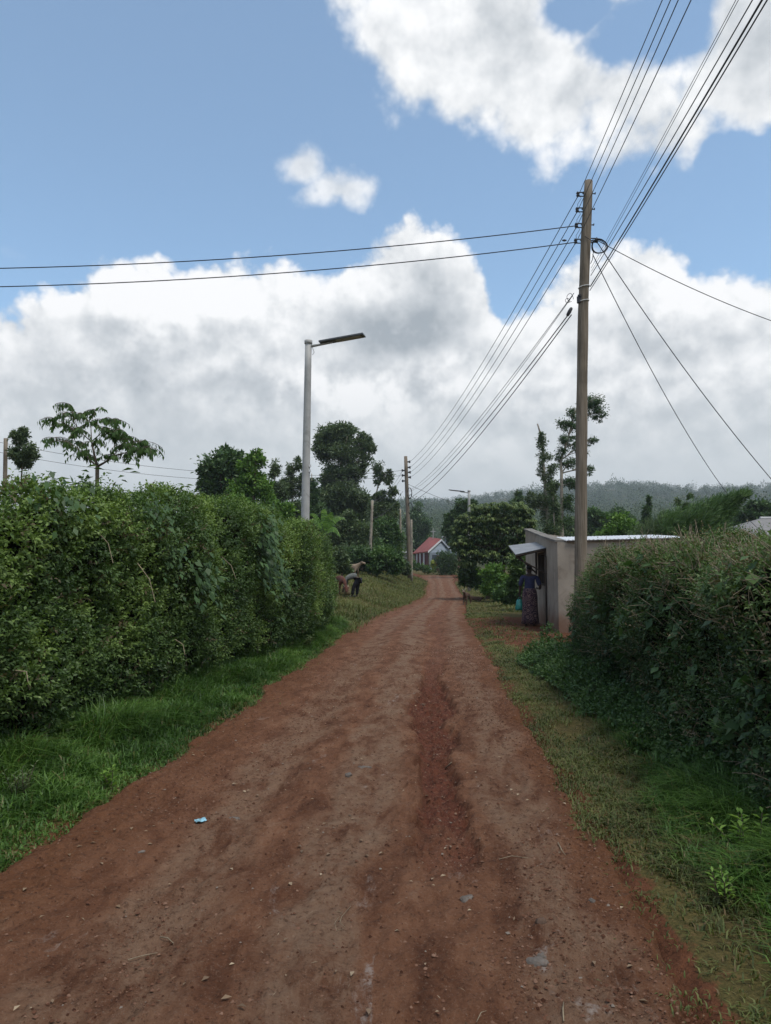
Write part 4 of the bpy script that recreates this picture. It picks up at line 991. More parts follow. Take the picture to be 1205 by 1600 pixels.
DARKMETAL = simple('dark_fitting', (0.022, 0.022, 0.026), 0.5, var=0.3, spec=0.4)
WIRE = simple('wire_black', (0.018, 0.019, 0.022), 0.55, var=0.2, spec=0.3)
STRAP = simple('white_strap', (0.62, 0.62, 0.6), 0.5, var=0.1)
GREYPAINT = simple('grey_painted_steel', (0.37, 0.365, 0.345), 0.6, metal=0.0, var=0.12, scale=2.5, spec=0.4, dirt=(0.24, 0.235, 0.22))
LAMPDARK = simple('lamp_panel', (0.075, 0.08, 0.085), 0.4, var=0.1, spec=0.5)
YP = 16.0
ptop = at(920, 283, YP); pbot = at(906.5, 990, YP); pbot.z = gz(pbot.x, pbot.y) - 0.05
PPX = [(906.5, 990), (908, 800), (909.5, 620), (911.5, 480), (915.5, 376), (920, 283)]
PPT = [at(a, b, YP) for a, b in PPX]; PPT[0] = pbot
AX = [PPT[i].lerp(PPT[i + 1], k / 80) for i in range(5) for k in range(80)] + [PPT[-1]]
def pol(t): return AX[int(round(t * 400))]
def on_pole(py): 
    # point of the pole axis seen at picture row py
    return min(AX, key=lambda p: abs(pix(p)[1] - py)).copy()
def pix(p):
    x, y, z = p.x, p.y, p.z - CAMZ; cy = y * math.cos(PITCH) + z * math.sin(PITCH); cz = -y * math.sin(PITCH) + z * math.cos(PITCH)
    return 602.5 + FPX * x / cy, 800 - FPX * cz / cy
def near_pole():
    root = empty('power_pole', pbot, 'tall weathered wooden power pole with cable coil rising beside the grey shop', 'power pole')
    n = 24; pts = []; rad = []
    for i in range(n + 1):
        t = i / n; p = min(AX, key=lambda q: abs(q.z - (pbot.z + (ptop.z - pbot.z) * t))); pts.append(p); rad.append(0.138 - 0.036 * t + 0.004 * math.sin(t * 31) - (0.012 if i == n else 0))
    MB().tube(pts, rad, 20).build('pole', WOOD, root, smooth=True)
    left = Vector((-1, 0.15, 0)).normalized()
    for j, py in enumerate((303, 327, 351, 376)):
        c = on_pole(py); a = c + left * 0.09
        br = MB()
        for dz in (-0.045, 0.045): br.box(a + left * 0.075 + Vector((0, 0, dz)), (0.17, 0.035, 0.012))
        br.box(a + left * 0.0, (0.016, 0.034, 0.12)); br.box(c + Vector((0.02, -0.005, 0)), (0.30, 0.018, 0.018)); br.box(c + Vector((0.155, -0.02, 0)), (0.014, 0.04, 0.04))
        br.tube([a + left * 0.14 + Vector((0, 0, -0.07)), a + left * 0.14 + Vector((0, 0, 0.07))], 0.008, 6)
        b = br.build('insulator_bracket', DARKMETAL, root)
        z0 = a + left * 0.13
        MB().tube([z0 + Vector((0, 0, q)) for q in (-0.042, -0.03, -0.012, 0, 0.012, 0.03, 0.042)], [0.03, 0.042, 0.036, 0.024, 0.036, 0.042, 0.03], 12).build('insulator', DARKMETAL, b, smooth=True)
    c = on_pole(376); rt = Vector((1, -0.1, 0)).normalized(); br = MB()
    for dz in (-0.045, 0.045): br.box(c + rt * 0.17 + Vector((0, 0, dz)), (0.19, 0.035, 0.012))
    br.box(c + rt * .09, (.02, .036, .12)); br.tube([c + rt * 0.24 + Vector((0, 0, -.07)), c + rt * 0.24 + Vector((0, 0, .07))], 0.008, 6); b = br.build('insulator_bracket', DARKMETAL, root)
    z0 = c + rt * 0.23; MB().tube([z0 + Vector((0, 0, q)) for q in (-0.042, -0.03, 0, 0.03, 0.042)], [0.03, 0.042, 0.024, 0.042, 0.03], 12).build('insulator', DARKMETAL, b, smooth=True)
    cc = at(937, 385, YP - 0.15); mb = MB()
    for k in range(6):
        r = 0.165 + 0.012 * random.uniform(-1, 1); o = Vector((random.gauss(0, .008), random.gauss(0, .015), random.gauss(0, .008)))
        mb.tube([cc + o + Vector((r * math.cos(a), 0.03 * math.sin(a * 2), r * 0.97 * math.sin(a))) for a in np.linspace(0, 2 * math.pi, 33)], 0.007, 5, cap=False)
    mb.build('cable_coil', WIRE, root, smooth=True)
    mb = MB()
    prs = [on_pole(p) + left * 0.20 for p in (303, 327, 351, 376)]
    for a, b_ in zip(prs[:-1], prs[1:]):
        mb.tube([a, a.lerp(b_, .3) + Vector((.05, -.03, 0)), a.lerp(b_, .7) + Vector((-.03, -.05, 0)), b_], 0.005, 4)
    mb.tube([on_pole(376) + left * .05 + Vector((0, -.12, .05)), on_pole(380) + Vector((.08, -.15, 0)), on_pole(395) + Vector((.15, -.12, 0)), on_pole(408) + Vector((.14, -.1, 0)), on_pole(415) + Vector((.1, -.1, 0))], 0.008, 5)
    mb.build('jumper_cable', WIRE, root, smooth=True)
    for py in (449, 472):
        c = on_pole(py); r = 0.119
        MB().tube([c + Vector((r * math.cos(a), r * math.sin(a), 0.02 * math.cos(a) + 0.015 * (py > 460))) for a in np.linspace(0, 2 * math.pi, 25)], 0.011, 5, cap=False).build('strap', STRAP, root, smooth=True)
    c = at(897, 456, YP - .05); mb = MB(); mb.box(on_pole(470) + Vector((-0.10, -.05, 0)), (0.10, .08, .16), rz=.3); mb.box(on_pole(464) + Vector((-0.11, -.08, 0)), (0.07, .06, .06), rz=.7)
    mb.build('clamp', DARKMETAL, root, bevel=0.01)
    c = at(890, 487, YP - .05); d = Vector((-0.55, 0, -1)).normalized()
    MB().tube([c - d * .11, c - d * .09, c, c + d * .09, c + d * .12], [.012, .035, .042, .035, .012], 8).build('splice_box', DARKMETAL, root, smooth=True)
    cc = at(891, 465, YP - .1)
    mb = MB(); mb.tube([cc + Vector((0.07 * math.cos(a), .02 * math.sin(3 * a), 0.09 * math.sin(a))) for a in np.linspace(-.5, 5.2, 20)], 0.006, 5)
    mb.tube([cc + Vector((-.05 + 0.05 * math.cos(a), .02, -.06 + 0.05 * math.sin(a))) for a in np.linspace(0, 6, 16)], 0.006, 5); mb.build('cable_loop', WIRE, root, smooth=True)
near_pole()
Y2 = 57.0
p2top = at(634, 713, Y2); p2bot = at(641, 915, Y2); p2bot.z = gz(p2bot.x, p2bot.y) - 0.1
def far_pole(name, label, top, bot, r0, r1, mat, ins=()):
    root = empty(name, bot, label, 'pole')
    MB().tube([bot.lerp(top, t / 8) for t in range(9)], [r0 + (r1 - r0) * t / 8 for t in range(9)], 10).build('pole', mat, root, smooth=True)
    for (t, sd_) in ins:
        c = bot.lerp(top, t); MB().box(c + Vector((sd_ * 0.2, 0, 0)), (0.26, .08, .1)).tube([c + Vector((sd_ * .3, 0, -.09)), c + Vector((sd_ * .3, 0, .09))], .06, 8).build('insulator', DARKMETAL, root)
    return root
r2 = far_pole('power_pole', 'distant wooden power pole at the left side of the road', p2top, p2bot, 0.19, 0.13, WOOD, [(0.955, 1), (0.91, 1), (.87, 1), (.83, 1), (.885, -1), (.845, -1), (.80, -1)])
for t in (0.70, 0.58):
    c = p2bot.lerp(p2top, t) + Vector((0.2, -.1, 0)); mb = MB()
    for k in range(4): mb.tube([c + Vector((0.17 * math.cos(a), random.uniform(-.03, .03), 0.42 * math.sin(a))) for a in np.linspace(0, 2 * math.pi, 17)], 0.03, 5, cap=False)
    mb.build('cable_coil', WIRE, r2, smooth=True)
b3 = at(627, 900, 62); b3.z = gz(b3.x, b3.y); far_pole('wooden_post', 'thin pale wooden post left of the distant power pole', at(625.5, 795, 62), b3, .10, .08, BARK_PALE)
b4 = at(643.5, 905, 54); b4.z = gz(b4.x, b4.y); far_pole('wooden_post', 'slender pale post standing against the distant power pole', at(643, 812, 54), b4, .085, .07, BARK_PALE)
b5 = at(577, 905, 47); b5.z = gz(b5.x, b5.y); far_pole('wooden_post', 'leaning pale post in front of the slender gum tree', at(582, 782, 47), b5, .10, .08, BARK_PALE)
b6 = at(8, 840, 30); b6.z = gz(b6.x, b6.y); far_pole('wooden_post', 'dark wooden post at the far left edge above the hedge', at(9, 685, 30), b6, .09, .08, WOOD)

def street_lamp(label, top, bot, r0, r1, side, arm, slope):
    root = empty('street_lamp', bot, label, 'street lamp')
    axis = (top - bot).normalized()
    MB().tube([bot.lerp(top, t / 10) for t in range(11)], [r0 + (r1 - r0) * t / 10 for t in range(11)], 18).build('pole', GREYPAINT, root, smooth=True)
    MB().tube([top - axis * .06, top - axis * .05, top + axis * .03, top + axis * .04], [r1, r1 * 1.22, r1 * 1.22, r1 * .9], 18).build('cap', GREYPAINT, root, smooth=True)
    d = Vector((side, -0.25 * side, slope)).normalized()
    a = top - axis * .12
    MB().tube([a, a + d * arm * .45], [.035, .022], 8).build('arm', GREYPAINT, root, smooth=True)
    rot = d.to_track_quat('X', 'Z').to_matrix()
    c = a + d * arm * .62 + Vector((0, 0, .045))
    h = MB().box(c, (arm * .80, .26, .045), M=rot).build('lamp_head', LAMPDARK, root, bevel=.008)
    MB().box(c - Vector((0, 0, .0)) + rot @ Vector((arm * .12, 0, -.027)), (arm * .45, .2, .012), M=rot).build('lens', simple('lamp_lens', (.3, .3, .28), .3, var=.1), h)
    if side > 0:
        for py in (716, 724):
            t = 0.55 + (724 - py) * .0022; q = bot.lerp(top, t); MB().box(q + Vector((r0 * .82, -.04, 0)), (.05, .06, .05)).build('bolt_plate', STRAP, root)
        w = MB(); w.tube([a + d * .1 + Vector((0, 0, -.03)), a + d * .15 + Vector((0, 0, -.16)), a + Vector((.1, 0, -.2))], .005, 4); w.build('cable', WIRE, root)
lt = at(482, 534, 17.2); lb = at(474, 960, 17.2); lb.z = gz(lb.x, lb.y) - .05
street_lamp('nearer tall grey street lamp rising out of the end of the left hedge', lt, lb, .112, .078, 1, 1.36, .10)
lt2 = at(733, 767, 46); lb2 = at(733, 905, 46); lb2.z = gz(lb2.x, lb2.y)
street_lamp('distant grey street lamp behind the spreading tree, its arm pointing left', lt2, lb2, .11, .08, -1, 1.25, .14)

def cable(label, pts, r, group=None, name='power_line'):
    mb = MB(); mb.tube(pts, r, 5, cap=False); o = mb.build(name, WIRE, None, smooth=True); tag(o, label, 'wire', group); return o
def sagline(a, b, sag, n=28):
    return [a.lerp(b, i / n) - Vector((0, 0, 4 * sag * (i / n) * (1 - i / n))) for i in range(n + 1)]
def through(A, px, py, sag, Yb=-30):
    """span from the pole point A that passes overhead: its plan line and height are solved so that it runs towards the pole behind the camera"""
    x, y, z = ray(px, py); span = A.y - Yb; Y = 9.0
    for _ in range(40):
        t = (A.y - Y) / span; Z = A.z - 4 * sag * t * (1 - t); Y = 0.5 * Y + 0.5 * (Z - CAMZ) * y / z
    M = Vector((x * Y / y, Y, CAMZ + z * Y / y)); k = (M.x - A.x) / (M.y - A.y)
    B = Vector((A.x + k * (Yb - A.y), Yb, A.z)); return sagline(A, B, sag, 60)
g1 = 'bare conductors running overhead from the near power pole towards the viewer'
left = Vector((-1, 0.15, 0)).normalized()
names = ('topmost', 'second', 'third', 'fourth')
for j, (py, tx) in enumerate(((303, 1035), (327, 1048), (351, 1060), (376, 1080))):
    A = on_pole(py) + left * .2
    cable('%s thin wire from the near pole insulators, running overhead out of the top right' % names[j], through(A, tx, 0, 0.9), 0.0072, g1)
g2 = 'insulated cables running overhead from the lower clamps of the near pole'
lab2 = ('thin left cable of the lower overhead pair', 'thin right cable of the lower overhead pair', 'single middle cable between thin pair and thick bundle', 'thick left cable of the overhead bundle at right', 'thick right cable of the overhead bundle at right')
for j, (py, tx, r, sg, dx) in enumerate(((420, 1150, .004, .8, .13), (425, 1154, .004, .8, .14), (432, 1176, .0075, .9, .13), (449, 1191, .012, .9, .13), (455, 1199, .0085, .95, .12))):
    cable(lab2[j], through(on_pole(py) + Vector((dx, -.05, 0)), tx, 0, sg), r, g2)
g3 = 'conductors between the near and the distant power pole'
for j, (py, t) in enumerate(((303, .955), (327, .91), (351, .87), (376, .83))):
    A = on_pole(py) + left * .2; B = p2bot.lerp(p2top, t) + Vector((.3, 0, 0)); cable('%s thin wire of the span from near pole to distant pole' % names[j], sagline(A, B, 0.75, 30), 0.0095, g3)
g4 = 'insulated cables between the lower clamps of the near and distant power poles'
for j, (px_, py, t, sg, r) in enumerate(((897, 458, .72, .55, .008), (895, 462, .71, .7, .007), (888, 492, .66, .55, .013), (893, 492, .62, .65, .013))):
    cable(('upper thin cable', 'lower thin cable', 'upper thick cable', 'lower thick cable')[j] + ' from the black splice on the near pole to the distant pole', sagline(at(px_, py, YP - .05), p2bot.lerp(p2top, t) + Vector((.15, 0, 0)), sg, 30), r, g4)
A = on_pole(351) + left * .2; cable('upper of two wires crossing the sky from the near pole to the left', sagline(A, at(-500, 415, 15.5), .42, 40), .0115, 'wires crossing the sky to the left')
A = on_pole(377) + left * .2; cable('lower of two wires crossing the sky from the near pole to the left', sagline(A, at(-500, 445, 15.2), .42, 40), .0115, 'wires crossing the sky to the left')
joint = at(882, 375.5, 15.95); tag(MB().tube([joint + Vector((-.05, 0, 0)), joint, joint + Vector((.05, 0, 0))], [.012, .028, .012], 8).build('wire_connector', DARKMETAL, None, smooth=True), 'small dark connector on the lower left wire close to the near pole', 'connector')
A = on_pole(376) + rt_ if False else on_pole(376) + Vector((.25, -.02, 0))
cable('service wire dropping gently from the near pole to the right edge', sagline(A, at(1420, 560, 17.5), .35, 30), .009, name='service_wire')
cable('service wire falling steeply from the coil to the right edge', sagline(A + Vector((0, 0, -.05)), at(1420, 960, 20), .75, 30), .010, name='service_wire')
cable('service wire falling steepest from the coil to the grey roof at right', sagline(on_pole(400) + Vector((.14, -.1, 0)), at(1200, 838, 31), .9, 30), .010, name='service_wire')
g5 = 'thin far wires seen over the left hedge'
for j, (t, ly, lx) in enumerate(((.885, 722, -20), (.845, 738, -20))):
    cable(('upper' if j == 0 else 'lower') + ' faint wire from the distant pole away to the left over the hedge', sagline(p2bot.lerp(p2top, t) + Vector((-.3, 0, 0)), at(lx, ly - 35, 44), 1.1, 30), .012, g5)
for j in range(3):
    cable(('left', 'middle', 'right')[j] + ' wire dropping from the distant pole to the leaning pale post', sagline(p2bot.lerp(p2top, (.88, .84, .72)[j]) + Vector((-.3, 0, 0)), at(581 + j, (784, 787, 810)[j], 47), .4, 12), .012, 'wires from the distant pole down to the leaning post')
cable('faint wire from the distant pole behind the far lamp to the right', sagline(p2bot.lerp(p2top, .78), at(800, 808, 60), .35, 16), .014, name='service_wire')

# ------------------------------------------------------------------ grey shop
def shop():
    PL = simple('cement_render', (0.31, 0.265, 0.215), 0.92, var=0.13, scale=1.3, bmp=0.25, bscale=60, spec=0.1, dirt=(0.19, 0.15, 0.115))
    t = PL.node_tree; G = NT(t); b = next(n for n in t.nodes if n.type == 'BSDF_PRINCIPLED')
    src = b.inputs['Base Color'].links[0].from_socket; P = G.n('ShaderNodeNewGeometry').outputs['Position']; sp = G.n('ShaderNodeSeparateXYZ'); G.put(sp.inputs[0], P)
    nz = G.noise(P, 2.2, 5, 0.6); f = G.mapr(G.m('ADD', sp.outputs[2], G.m('MULTIPLY', nz, -0.5)), -0.1, 0.45, 0.75, 0)
    c = G.mix(f, src, (0.16, 0.075, 0.042)); st = G.noise(G.vm('MULTIPLY', P, (5, 5, .4)), 1.3, 5, .6); c = G.mix(G.mapr(st, .55, .75, 0, .5), c, (0.13, 0.115, 0.095)); G.put(b.inputs['Base Color'], c)
    IRON = simple('galvanised_sheet', (0.27, 0.28, 0.29), 0.45, metal=0.35, var=0.12, scale=3, spec=0.5)
    ROOFW = simple('pale_roof_sheet', (0.72, 0.73, 0.74), 0.4, metal=0.1, var=0.05)
    WDK = simple('dark_timber', (0.055, 0.04, 0.03), 0.8, var=0.3)
    C1 = at(872, 900, 17.6); C2 = at(822, 900, 24.6)
    d = Vector((C2.x - C1.x, C2.y - C1.y, 0)); Ld = d.length; d.normalize(); e = Vector((d.y, -d.x, 0)); W_ = 3.0
    g = 0.0
    o = Vector((C1.x, C1.y, g)); root = empty('small_shop', o, 'small grey cement-rendered shop with an awning over its side counter', 'shop')
    th = 0.16
    def H_left(s): return np.interp(s, [0, Ld * .3, Ld], [2.20, 2.38, 2.86])
    # left wall with the counter opening
    s0, s1, z0, z1 = 2.2, 3.5, 1.15, 1.98
    mb = MB()
    def wallpiece(sa, sb, za, zb=None):
        ring = [o + d * sa + Vector((0, 0, za)), o + d * sb + Vector((0, 0, za))]
        if zb is None: ring += [o + d * sb + Vector((0, 0, H_left(sb))), o + d * sa + Vector((0, 0, H_left(sa)))]
        else: ring += [o + d * sb + Vector((0, 0, zb)), o + d * sa + Vector((0, 0, zb))]
        mb.prism(ring, e * th)
    wallpiece(0, s0, -.2); wallpiece(s0, s1, -.2, z0); wallpiece(s0, s1, z1); 
    for k in range(6): wallpiece(s1 + (Ld - s1) * k / 6, s1 + (Ld - s1) * (k + 1) / 6, -.2)
    # front, back and right walls
    def wall(a, b_, za, zb):
        n = Vector((-(b_ - a).y, (b_ - a).x, 0)).normalized(); mb.prism([a + Vector((0, 0, -.2)), b_ + Vector((0, 0, -.2)), b_ + Vector((0, 0, zb)), a + Vector((0, 0, za))], n * th)
    F0 = o + e * th; F1 = o + e * W_
    wall(F0, F1, 2.20, 2.26); wall(F1 + d * th, F1 + d * Ld, 2.26, 2.40)
    wall(F1 + d * Ld, F0 + d * Ld, 2.40, 2.78)
    w = mb.build('wall', PL, root)
    # coping along the top of the side wall and front wall
    mb = MB(); N = 10
    for k in range(N):
        a, b_ = Ld * k / N, Ld * (k + 1) / N
        mb.prism([o + d * a + Vector((0, 0, H_left(a))) - e * .05, o + d * b_ + Vector((0, 0, H_left(b_))) - e * .05, o + d * b_ + Vector((0, 0, H_left(b_) + .05)) - e * .05, o + d * a + Vector((0, 0, H_left(a) + .05)) - e * .05], e * (th + .1))
    mb.build('coping', simple('coping_cement', (.17, .155, .135), .9, var=.25), root)
    mb = MB(); mb.prism([o + e * (th + .06) - d * .06 + Vector((0, 0, 2.20)), o + e * (W_ + .25) - d * .06 + Vector((0, 0, 2.265)), o + e * (W_ + .25) - d * .06 + Vector((0, 0, 2.30)), o + e * (th + .06) - d * .06 + Vector((0, 0, 2.235))], d * .14)
    mb.build('roof_edge', WDK, root)
    # corrugated roof behind the parapet
    nx, ny = 60, 3; V = []; F = []
    for i in range(nx + 1):
        for (q, zz) in ((-.02, 2.245), (3.1, 2.44), (Ld, 2.30)):
            x = .17 + (W_ + .05 - .17) * i / nx; V.append(o + e * x + d * q + Vector((0, 0, zz + .012 * math.cos(i * math.pi) + .02 * x)))
    for i in range(nx):
        for j in range(2): F.append((i * 3 + j, (i + 1) * 3 + j, (i + 1) * 3 + j + 1, i * 3 + j + 1))
    rf = MB().poly(V, F).build('roof', ROOFW, root); sm = rf.modifiers.new('s', 'SOLIDIFY'); sm.thickness = .02
    # counter opening: frame, shutter and dark inside
    mb = MB(); m_ = lambda s, z: o + d * s + Vector((0, 0, z))
    for (s, z, ss, sz) in ((s0, (z0 + z1) / 2, .06, z1 - z0), (s1, (z0 + z1) / 2, .06, z1 - z0), ((s0 + s1) / 2, z0, s1 - s0 + .12, .06), ((s0 + s1) / 2, z1, s1 - s0 + .12, .06), ((s0 + s1) / 2, (z0 + z1) / 2, .05, z1 - z0)):
        mb.box(m_(s, z) + e * .03, (ss, .12, sz), rz=math.atan2(d.y, d.x))
    wf = mb.build('counter_frame', WDK, root)
    MB().box(m_((s0 + s1) / 2, (z0 + z1) / 2) + e * .12, (s1 - s0 - .04, .02, z1 - z0 - .04), rz=math.atan2(d.y, d.x)).build('shutter', simple('shutter_dark', (.03, .026, .024), .7), wf)
    # awning of galvanised sheet on two struts
    nx = 36; V = []; F = []; a0, a1 = 1.95, 4.1
    for i in range(nx + 1):
        s = a0 + (a1 - a0) * i / nx; wv = .012 * math.cos(i * math.pi); q_ = i / nx
        V += [m_(s, 2.12 + .22 * q_ + wv) - e * .002, m_(s, 1.94 + .30 * q_ + wv) - e * .80]
    for i in range(nx): F.append((2 * i, 2 * i + 2, 2 * i + 3, 2 * i + 1))
    aw = MB().poly(V, F).build('awning', IRON, root); sm = aw.modifiers.new('s', 'SOLIDIFY'); sm.thickness = .008
    mb = MB(); rzz = math.atan2(d.y, d.x)
    mb.tube([m_(a0 + .02, 1.895) - e * .77, m_(a1 - .02, 2.195) - e * .77], .028, 4); mb.tube([m_(a0 + .02, 2.07) - e * .04, m_(a1 - .02, 2.29) - e * .04], .028, 4)
    mb.tube([m_(a0 + .03, 1.90) - e * .80, m_(a0 + .03, 2.08) - e * .03], .028, 4)
    mb.build('awning_beam', WDK, aw)
    for s in (a0 + .1, a1 - .1):
        mb = MB(); mb.tube([m_(s, 1.45) - e * .03, m_(s, 1.86 + (s > 3) * .28) - e * .76], .022, 6); mb.tube([m_(s, 2.11) - e * .03, m_(s, 1.87 + (s > 3) * .28) - e * .78], .022, 6); mb.tube([m_(s, 1.4) - e * .025, m_(s, 2.12) - e * .025], .025, 6); mb.build('strut', WDK, aw)
    # thin pipe down the side wall
    MB().tube([m_(1.9, 1.9) - e * .03, m_(1.9, .05) - e * .03], .022, 8).build('drain_pipe', WDK, root, smooth=True)
shop()

# ------------------------------------------------------------------ church and things at the end of the road
def church():
    RED = simple('red_roof_sheet', (0.24, 0.055, 0.04), 0.6, var=0.2, scale=.8); PB = simple('pale_blue_wall', (0.19, 0.22, 0.25), 0.8, var=0.1)
    MAR = simple('maroon_wall', (0.10, 0.03, 0.03), 0.85, var=0.2); WHT = simple('white_paint', (0.62, 0.62, 0.62), 0.6, var=0.08)
    A = at(671, 841, 118); B = at(690, 844, 111); Cc = at(669, 863, 108); Dd = at(645, 866, 116); E = at(706, 861, 110); Fb = at(700, 858, 118)
    root = empty('church', Vector((Cc.x, Cc.y, gz(Cc.x, Cc.y))), 'small church with a red roof, white gable edge and cross', 'church')
    up = Vector((0, 0, .18))
    MB().prism([A, B, Cc, Dd], up).build('roof', RED, root); MB().prism([B, A, Fb, E], up).build('roof', simple('grey_roof', (.2, .19, .17), .7), root)
    g = lambda p: Vector((p.x, p.y, gz(p.x, p.y) - .3)); dn = Vector((0, 0, -.04))
    ins = Vector((.25, .6, 0))
    MB().poly([B + ins + dn, Cc + ins + dn, g(Cc + ins), g(E + Vector((-.2, .6, 0))), E + Vector((-.3, .6, 0)) + dn], [(0, 1, 2, 3, 4)]).build('gable_wall', PB, root)
    a, b_ = Cc + Vector((.1, .5, 0)), Dd + Vector((.35, .1, 0))
    MB().poly([a + dn, b_ + dn, g(b_), g(a)], [(0, 1, 2, 3)]).build('side_wall', MAR, root)
    MB().prism([B + Vector((0, -.05, .2)), Cc + Vector((0, -.05, .2)), Cc + Vector((0, -.05, -.12)), B + Vector((0, -.05, -.12))], (0, .08, 0)).build('gable_board', WHT, root)
    MB().prism([B + Vector((0, -.05, .2)), E + Vector((0, -.05, .2)), E + Vector((0, -.05, -.1)), B + Vector((0, -.05, -.1))], (0, .08, 0)).build('gable_board', WHT, root)
    for t in (.28, .55, .8):
        p = a.lerp(b_, t) + Vector((-.12, -.2, 0)); MB().box((p.x, p.y, (p.z + gz(p.x, p.y)) / 2), (.22, .22, p.z - gz(p.x, p.y))).build('pillar', WHT, root)
    q = Cc.lerp(E, .35); MB().box((q.x, q.y + .42, gz(q.x, q.y) + 1.1), (.9, .1, 2.2)).build('door', MAR, root)
    q = Cc.lerp(E, .25); MB().box((q.x, q.y + .40, Cc.z - .75), (.8, .12, .8)).build('window', simple('window_dark', (.05, .06, .07), .3), root)
    cx = at(677, 842, 115); WHT2 = simple('cross_grey', (.30, .30, .29), .7); cr = MB().box(cx + Vector((0, 0, .75)), (.13, .13, 1.8)).box(cx + Vector((0, 0, 1.15)), (.85, .11, .12)).build('cross', WHT2, root)
    # pale blue tower block behind
    c = at(704, 846, 126); z0 = gz(c.x, c.y); ztop = at(704, 840, 126).z
    r2_ = empty('tower_house', Vector((c.x, c.y, z0)), 'pale blue block house with a flat white slab roof right of the church', 'house')
    MB().box((c.x, c.y, (z0 + ztop) / 2), (1.9, 2.2, ztop - z0)).build('wall', PB, r2_); MB().box((c.x - .1, c.y, ztop + .13), (2.6, 2.9, .26)).build('roof_slab', WHT, r2_)
    MB().box((c.x - .45, c.y - 1.12, ztop - .8), (.6, .06, .9)).build('window', simple('window_dark', (.05, .06, .07), .3), r2_)
    p = at(719, 895, 77); z0 = gz(p.x, p.y); zt = at(719, 869, 77).z; rp = empty('gate_pillar', Vector((p.x, p.y, z0)), 'pinkish square gate pillar right of the clipped shrub block', 'pillar')
    MB().box((p.x, p.y, (z0 + zt) / 2), (.45, .5, zt - z0)).build('shaft', simple('pink_plaster', (.30, .20, .15), .9), rp); MB().box((p.x, p.y, zt + .06), (.58, .62, .12)).build('cap', simple('pink_cap', (.2, .15, .12), .9), rp)
    p = at(634, 868, 90); z0 = gz(p.x, p.y); r3 = empty('shed', Vector((p.x, p.y, z0)), 'small shed with a pale flat roof left of the distant power pole', 'shed')
    zt = at(634, 864, 90).z; MB().box((p.x, p.y, (z0 + zt) / 2), (1.3, 1.6, zt - z0)).build('wall', simple('shed_wall', (.2, .19, .17), .9), r3); MB().box((p.x, p.y - .1, zt + .1), (1.6, 2.0, .14)).build('roof', WHT, r3)
    # grey roofed house at the right edge
    GR = simple('grey_roof_sheet', (.20, .19, .18), .7, var=.1)
    a = at(1140, 850, 30); b_ = at(1190, 812, 31); c_ = at(1330, 812, 31); d_ = at(1330, 870, 29); e_ = at(1120, 870, 29)
    r4 = empty('grey_roofed_house', Vector((b_.x, b_.y, gz(b_.x, b_.y))), 'house with a dull grey sheet roof at the right edge above the hedge', 'house')
    ev0 = at(1140, 846, 28.5); ev1 = Vector((ev0.x + 7, ev0.y, ev0.z)); rd0 = at(1188, 812, 32); rd1 = Vector((ev1.x - .5, rd0.y, rd0.z)); bk0 = Vector((ev0.x, 35.5, ev0.z)); bk1 = Vector((ev1.x, 35.5, ev0.z))
    mb = MB(); mb.prism([ev0, ev1, rd1, rd0], (0, 0, .05)); mb.prism([rd0, rd1, bk1, bk0], (0, 0, .05)); mb.prism([ev0, rd0, bk0], (0, 0, .05)); mb.build('roof', GR, r4)
    MB().tube([rd0 + Vector((0, 0, .06)), rd1 + Vector((0, 0, .06))], .07, 8).build('ridge_cap', simple('pale_ridge', (.42, .42, .41), .6), r4)
    zc = (gz(ev0.x, 30) + ev0.z) / 2; MB().box((ev0.x + 3.5, 32, zc), (6.2, 6.0, ev0.z - gz(ev0.x, 30) + .1)).build('wall', simple('house_wall', (.25, .22, .18), .9), r4)
church()

# ------------------------------------------------------------------ people and animals
def skin(name, nodes, edges, mat, parent, root_i=0, sub=2, branch=0.6):
    me = bpy.data.meshes.new(name); me.from_pydata([n[0] for n in nodes], edges, []); me.update()
    o = bpy.data.objects.new(name, me); C.objects.link(o); o.parent = parent
    sk = o.modifiers.new('Skin', 'SKIN'); sk.use_smooth_shade = True; sk.branch_smoothing = branch
    if not me.skin_vertices: return o
    for i, n in enumerate(nodes):
        r = n[1]; me.skin_vertices[0].data[i].radius = (r, r) if not hasattr(r, '__len__') else r
        me.skin_vertices[0].data[i].use_root = (i == root_i)
    if sub: ss = o.modifiers.new('Sub', 'SUBSURF'); ss.levels = sub; ss.render_levels = sub
    me.materials.append(mat); return o
class Sk:
    def __init__(s): s.n = []; s.e = []
    def add(s, co, r, frm=None):
        s.n.append((tuple(co), r)); i = len(s.n) - 1
        if frm is not None: s.e.append((frm, i))
        return i
    def chain(s, frm, pts):
        for co, r in pts: frm = s.add(co, r, frm)
        return frm
def hand(sk, wrist, pos, d, palm_n, curl=0.5, k=1.0):
    """palm and five bent fingers continuing an arm"""
    d = Vector(d).normalized(); n = Vector(palm_n).normalized(); s_ = d.cross(n).normalized(); p = Vector(pos)
    palm = sk.add(p + d * 0.045 * k, (0.034 * k, 0.016 * k), wrist); kn = sk.add(p + d * 0.075 * k, (0.032 * k, 0.014 * k), palm)
    for j, ln in enumerate((0.07, 0.078, 0.072, 0.058)):
        a = p + d * 0.088 * k + s_ * (j - 1.5) * 0.019 * k; q = kn; dd = d.copy()
        q = sk.add(a, 0.0085 * k, q)
        for t in range(2): 
            dd = (dd + n * curl * 0.8).normalized(); a = a + dd * ln * 0.5 * k; q = sk.add(a, 0.0075 * k, q)
    a = p + d * 0.03 * k - s_ * 0.035 * k; q = sk.add(a, 0.011 * k, palm); q = sk.add(a + (d * .6 - s_ * .5 + n * .3) * 0.035 * k, 0.009 * k, q); sk.add(a + (d * 1.1 - s_ * .6 + n * .5) * 0.05 * k, 0.008 * k, q)
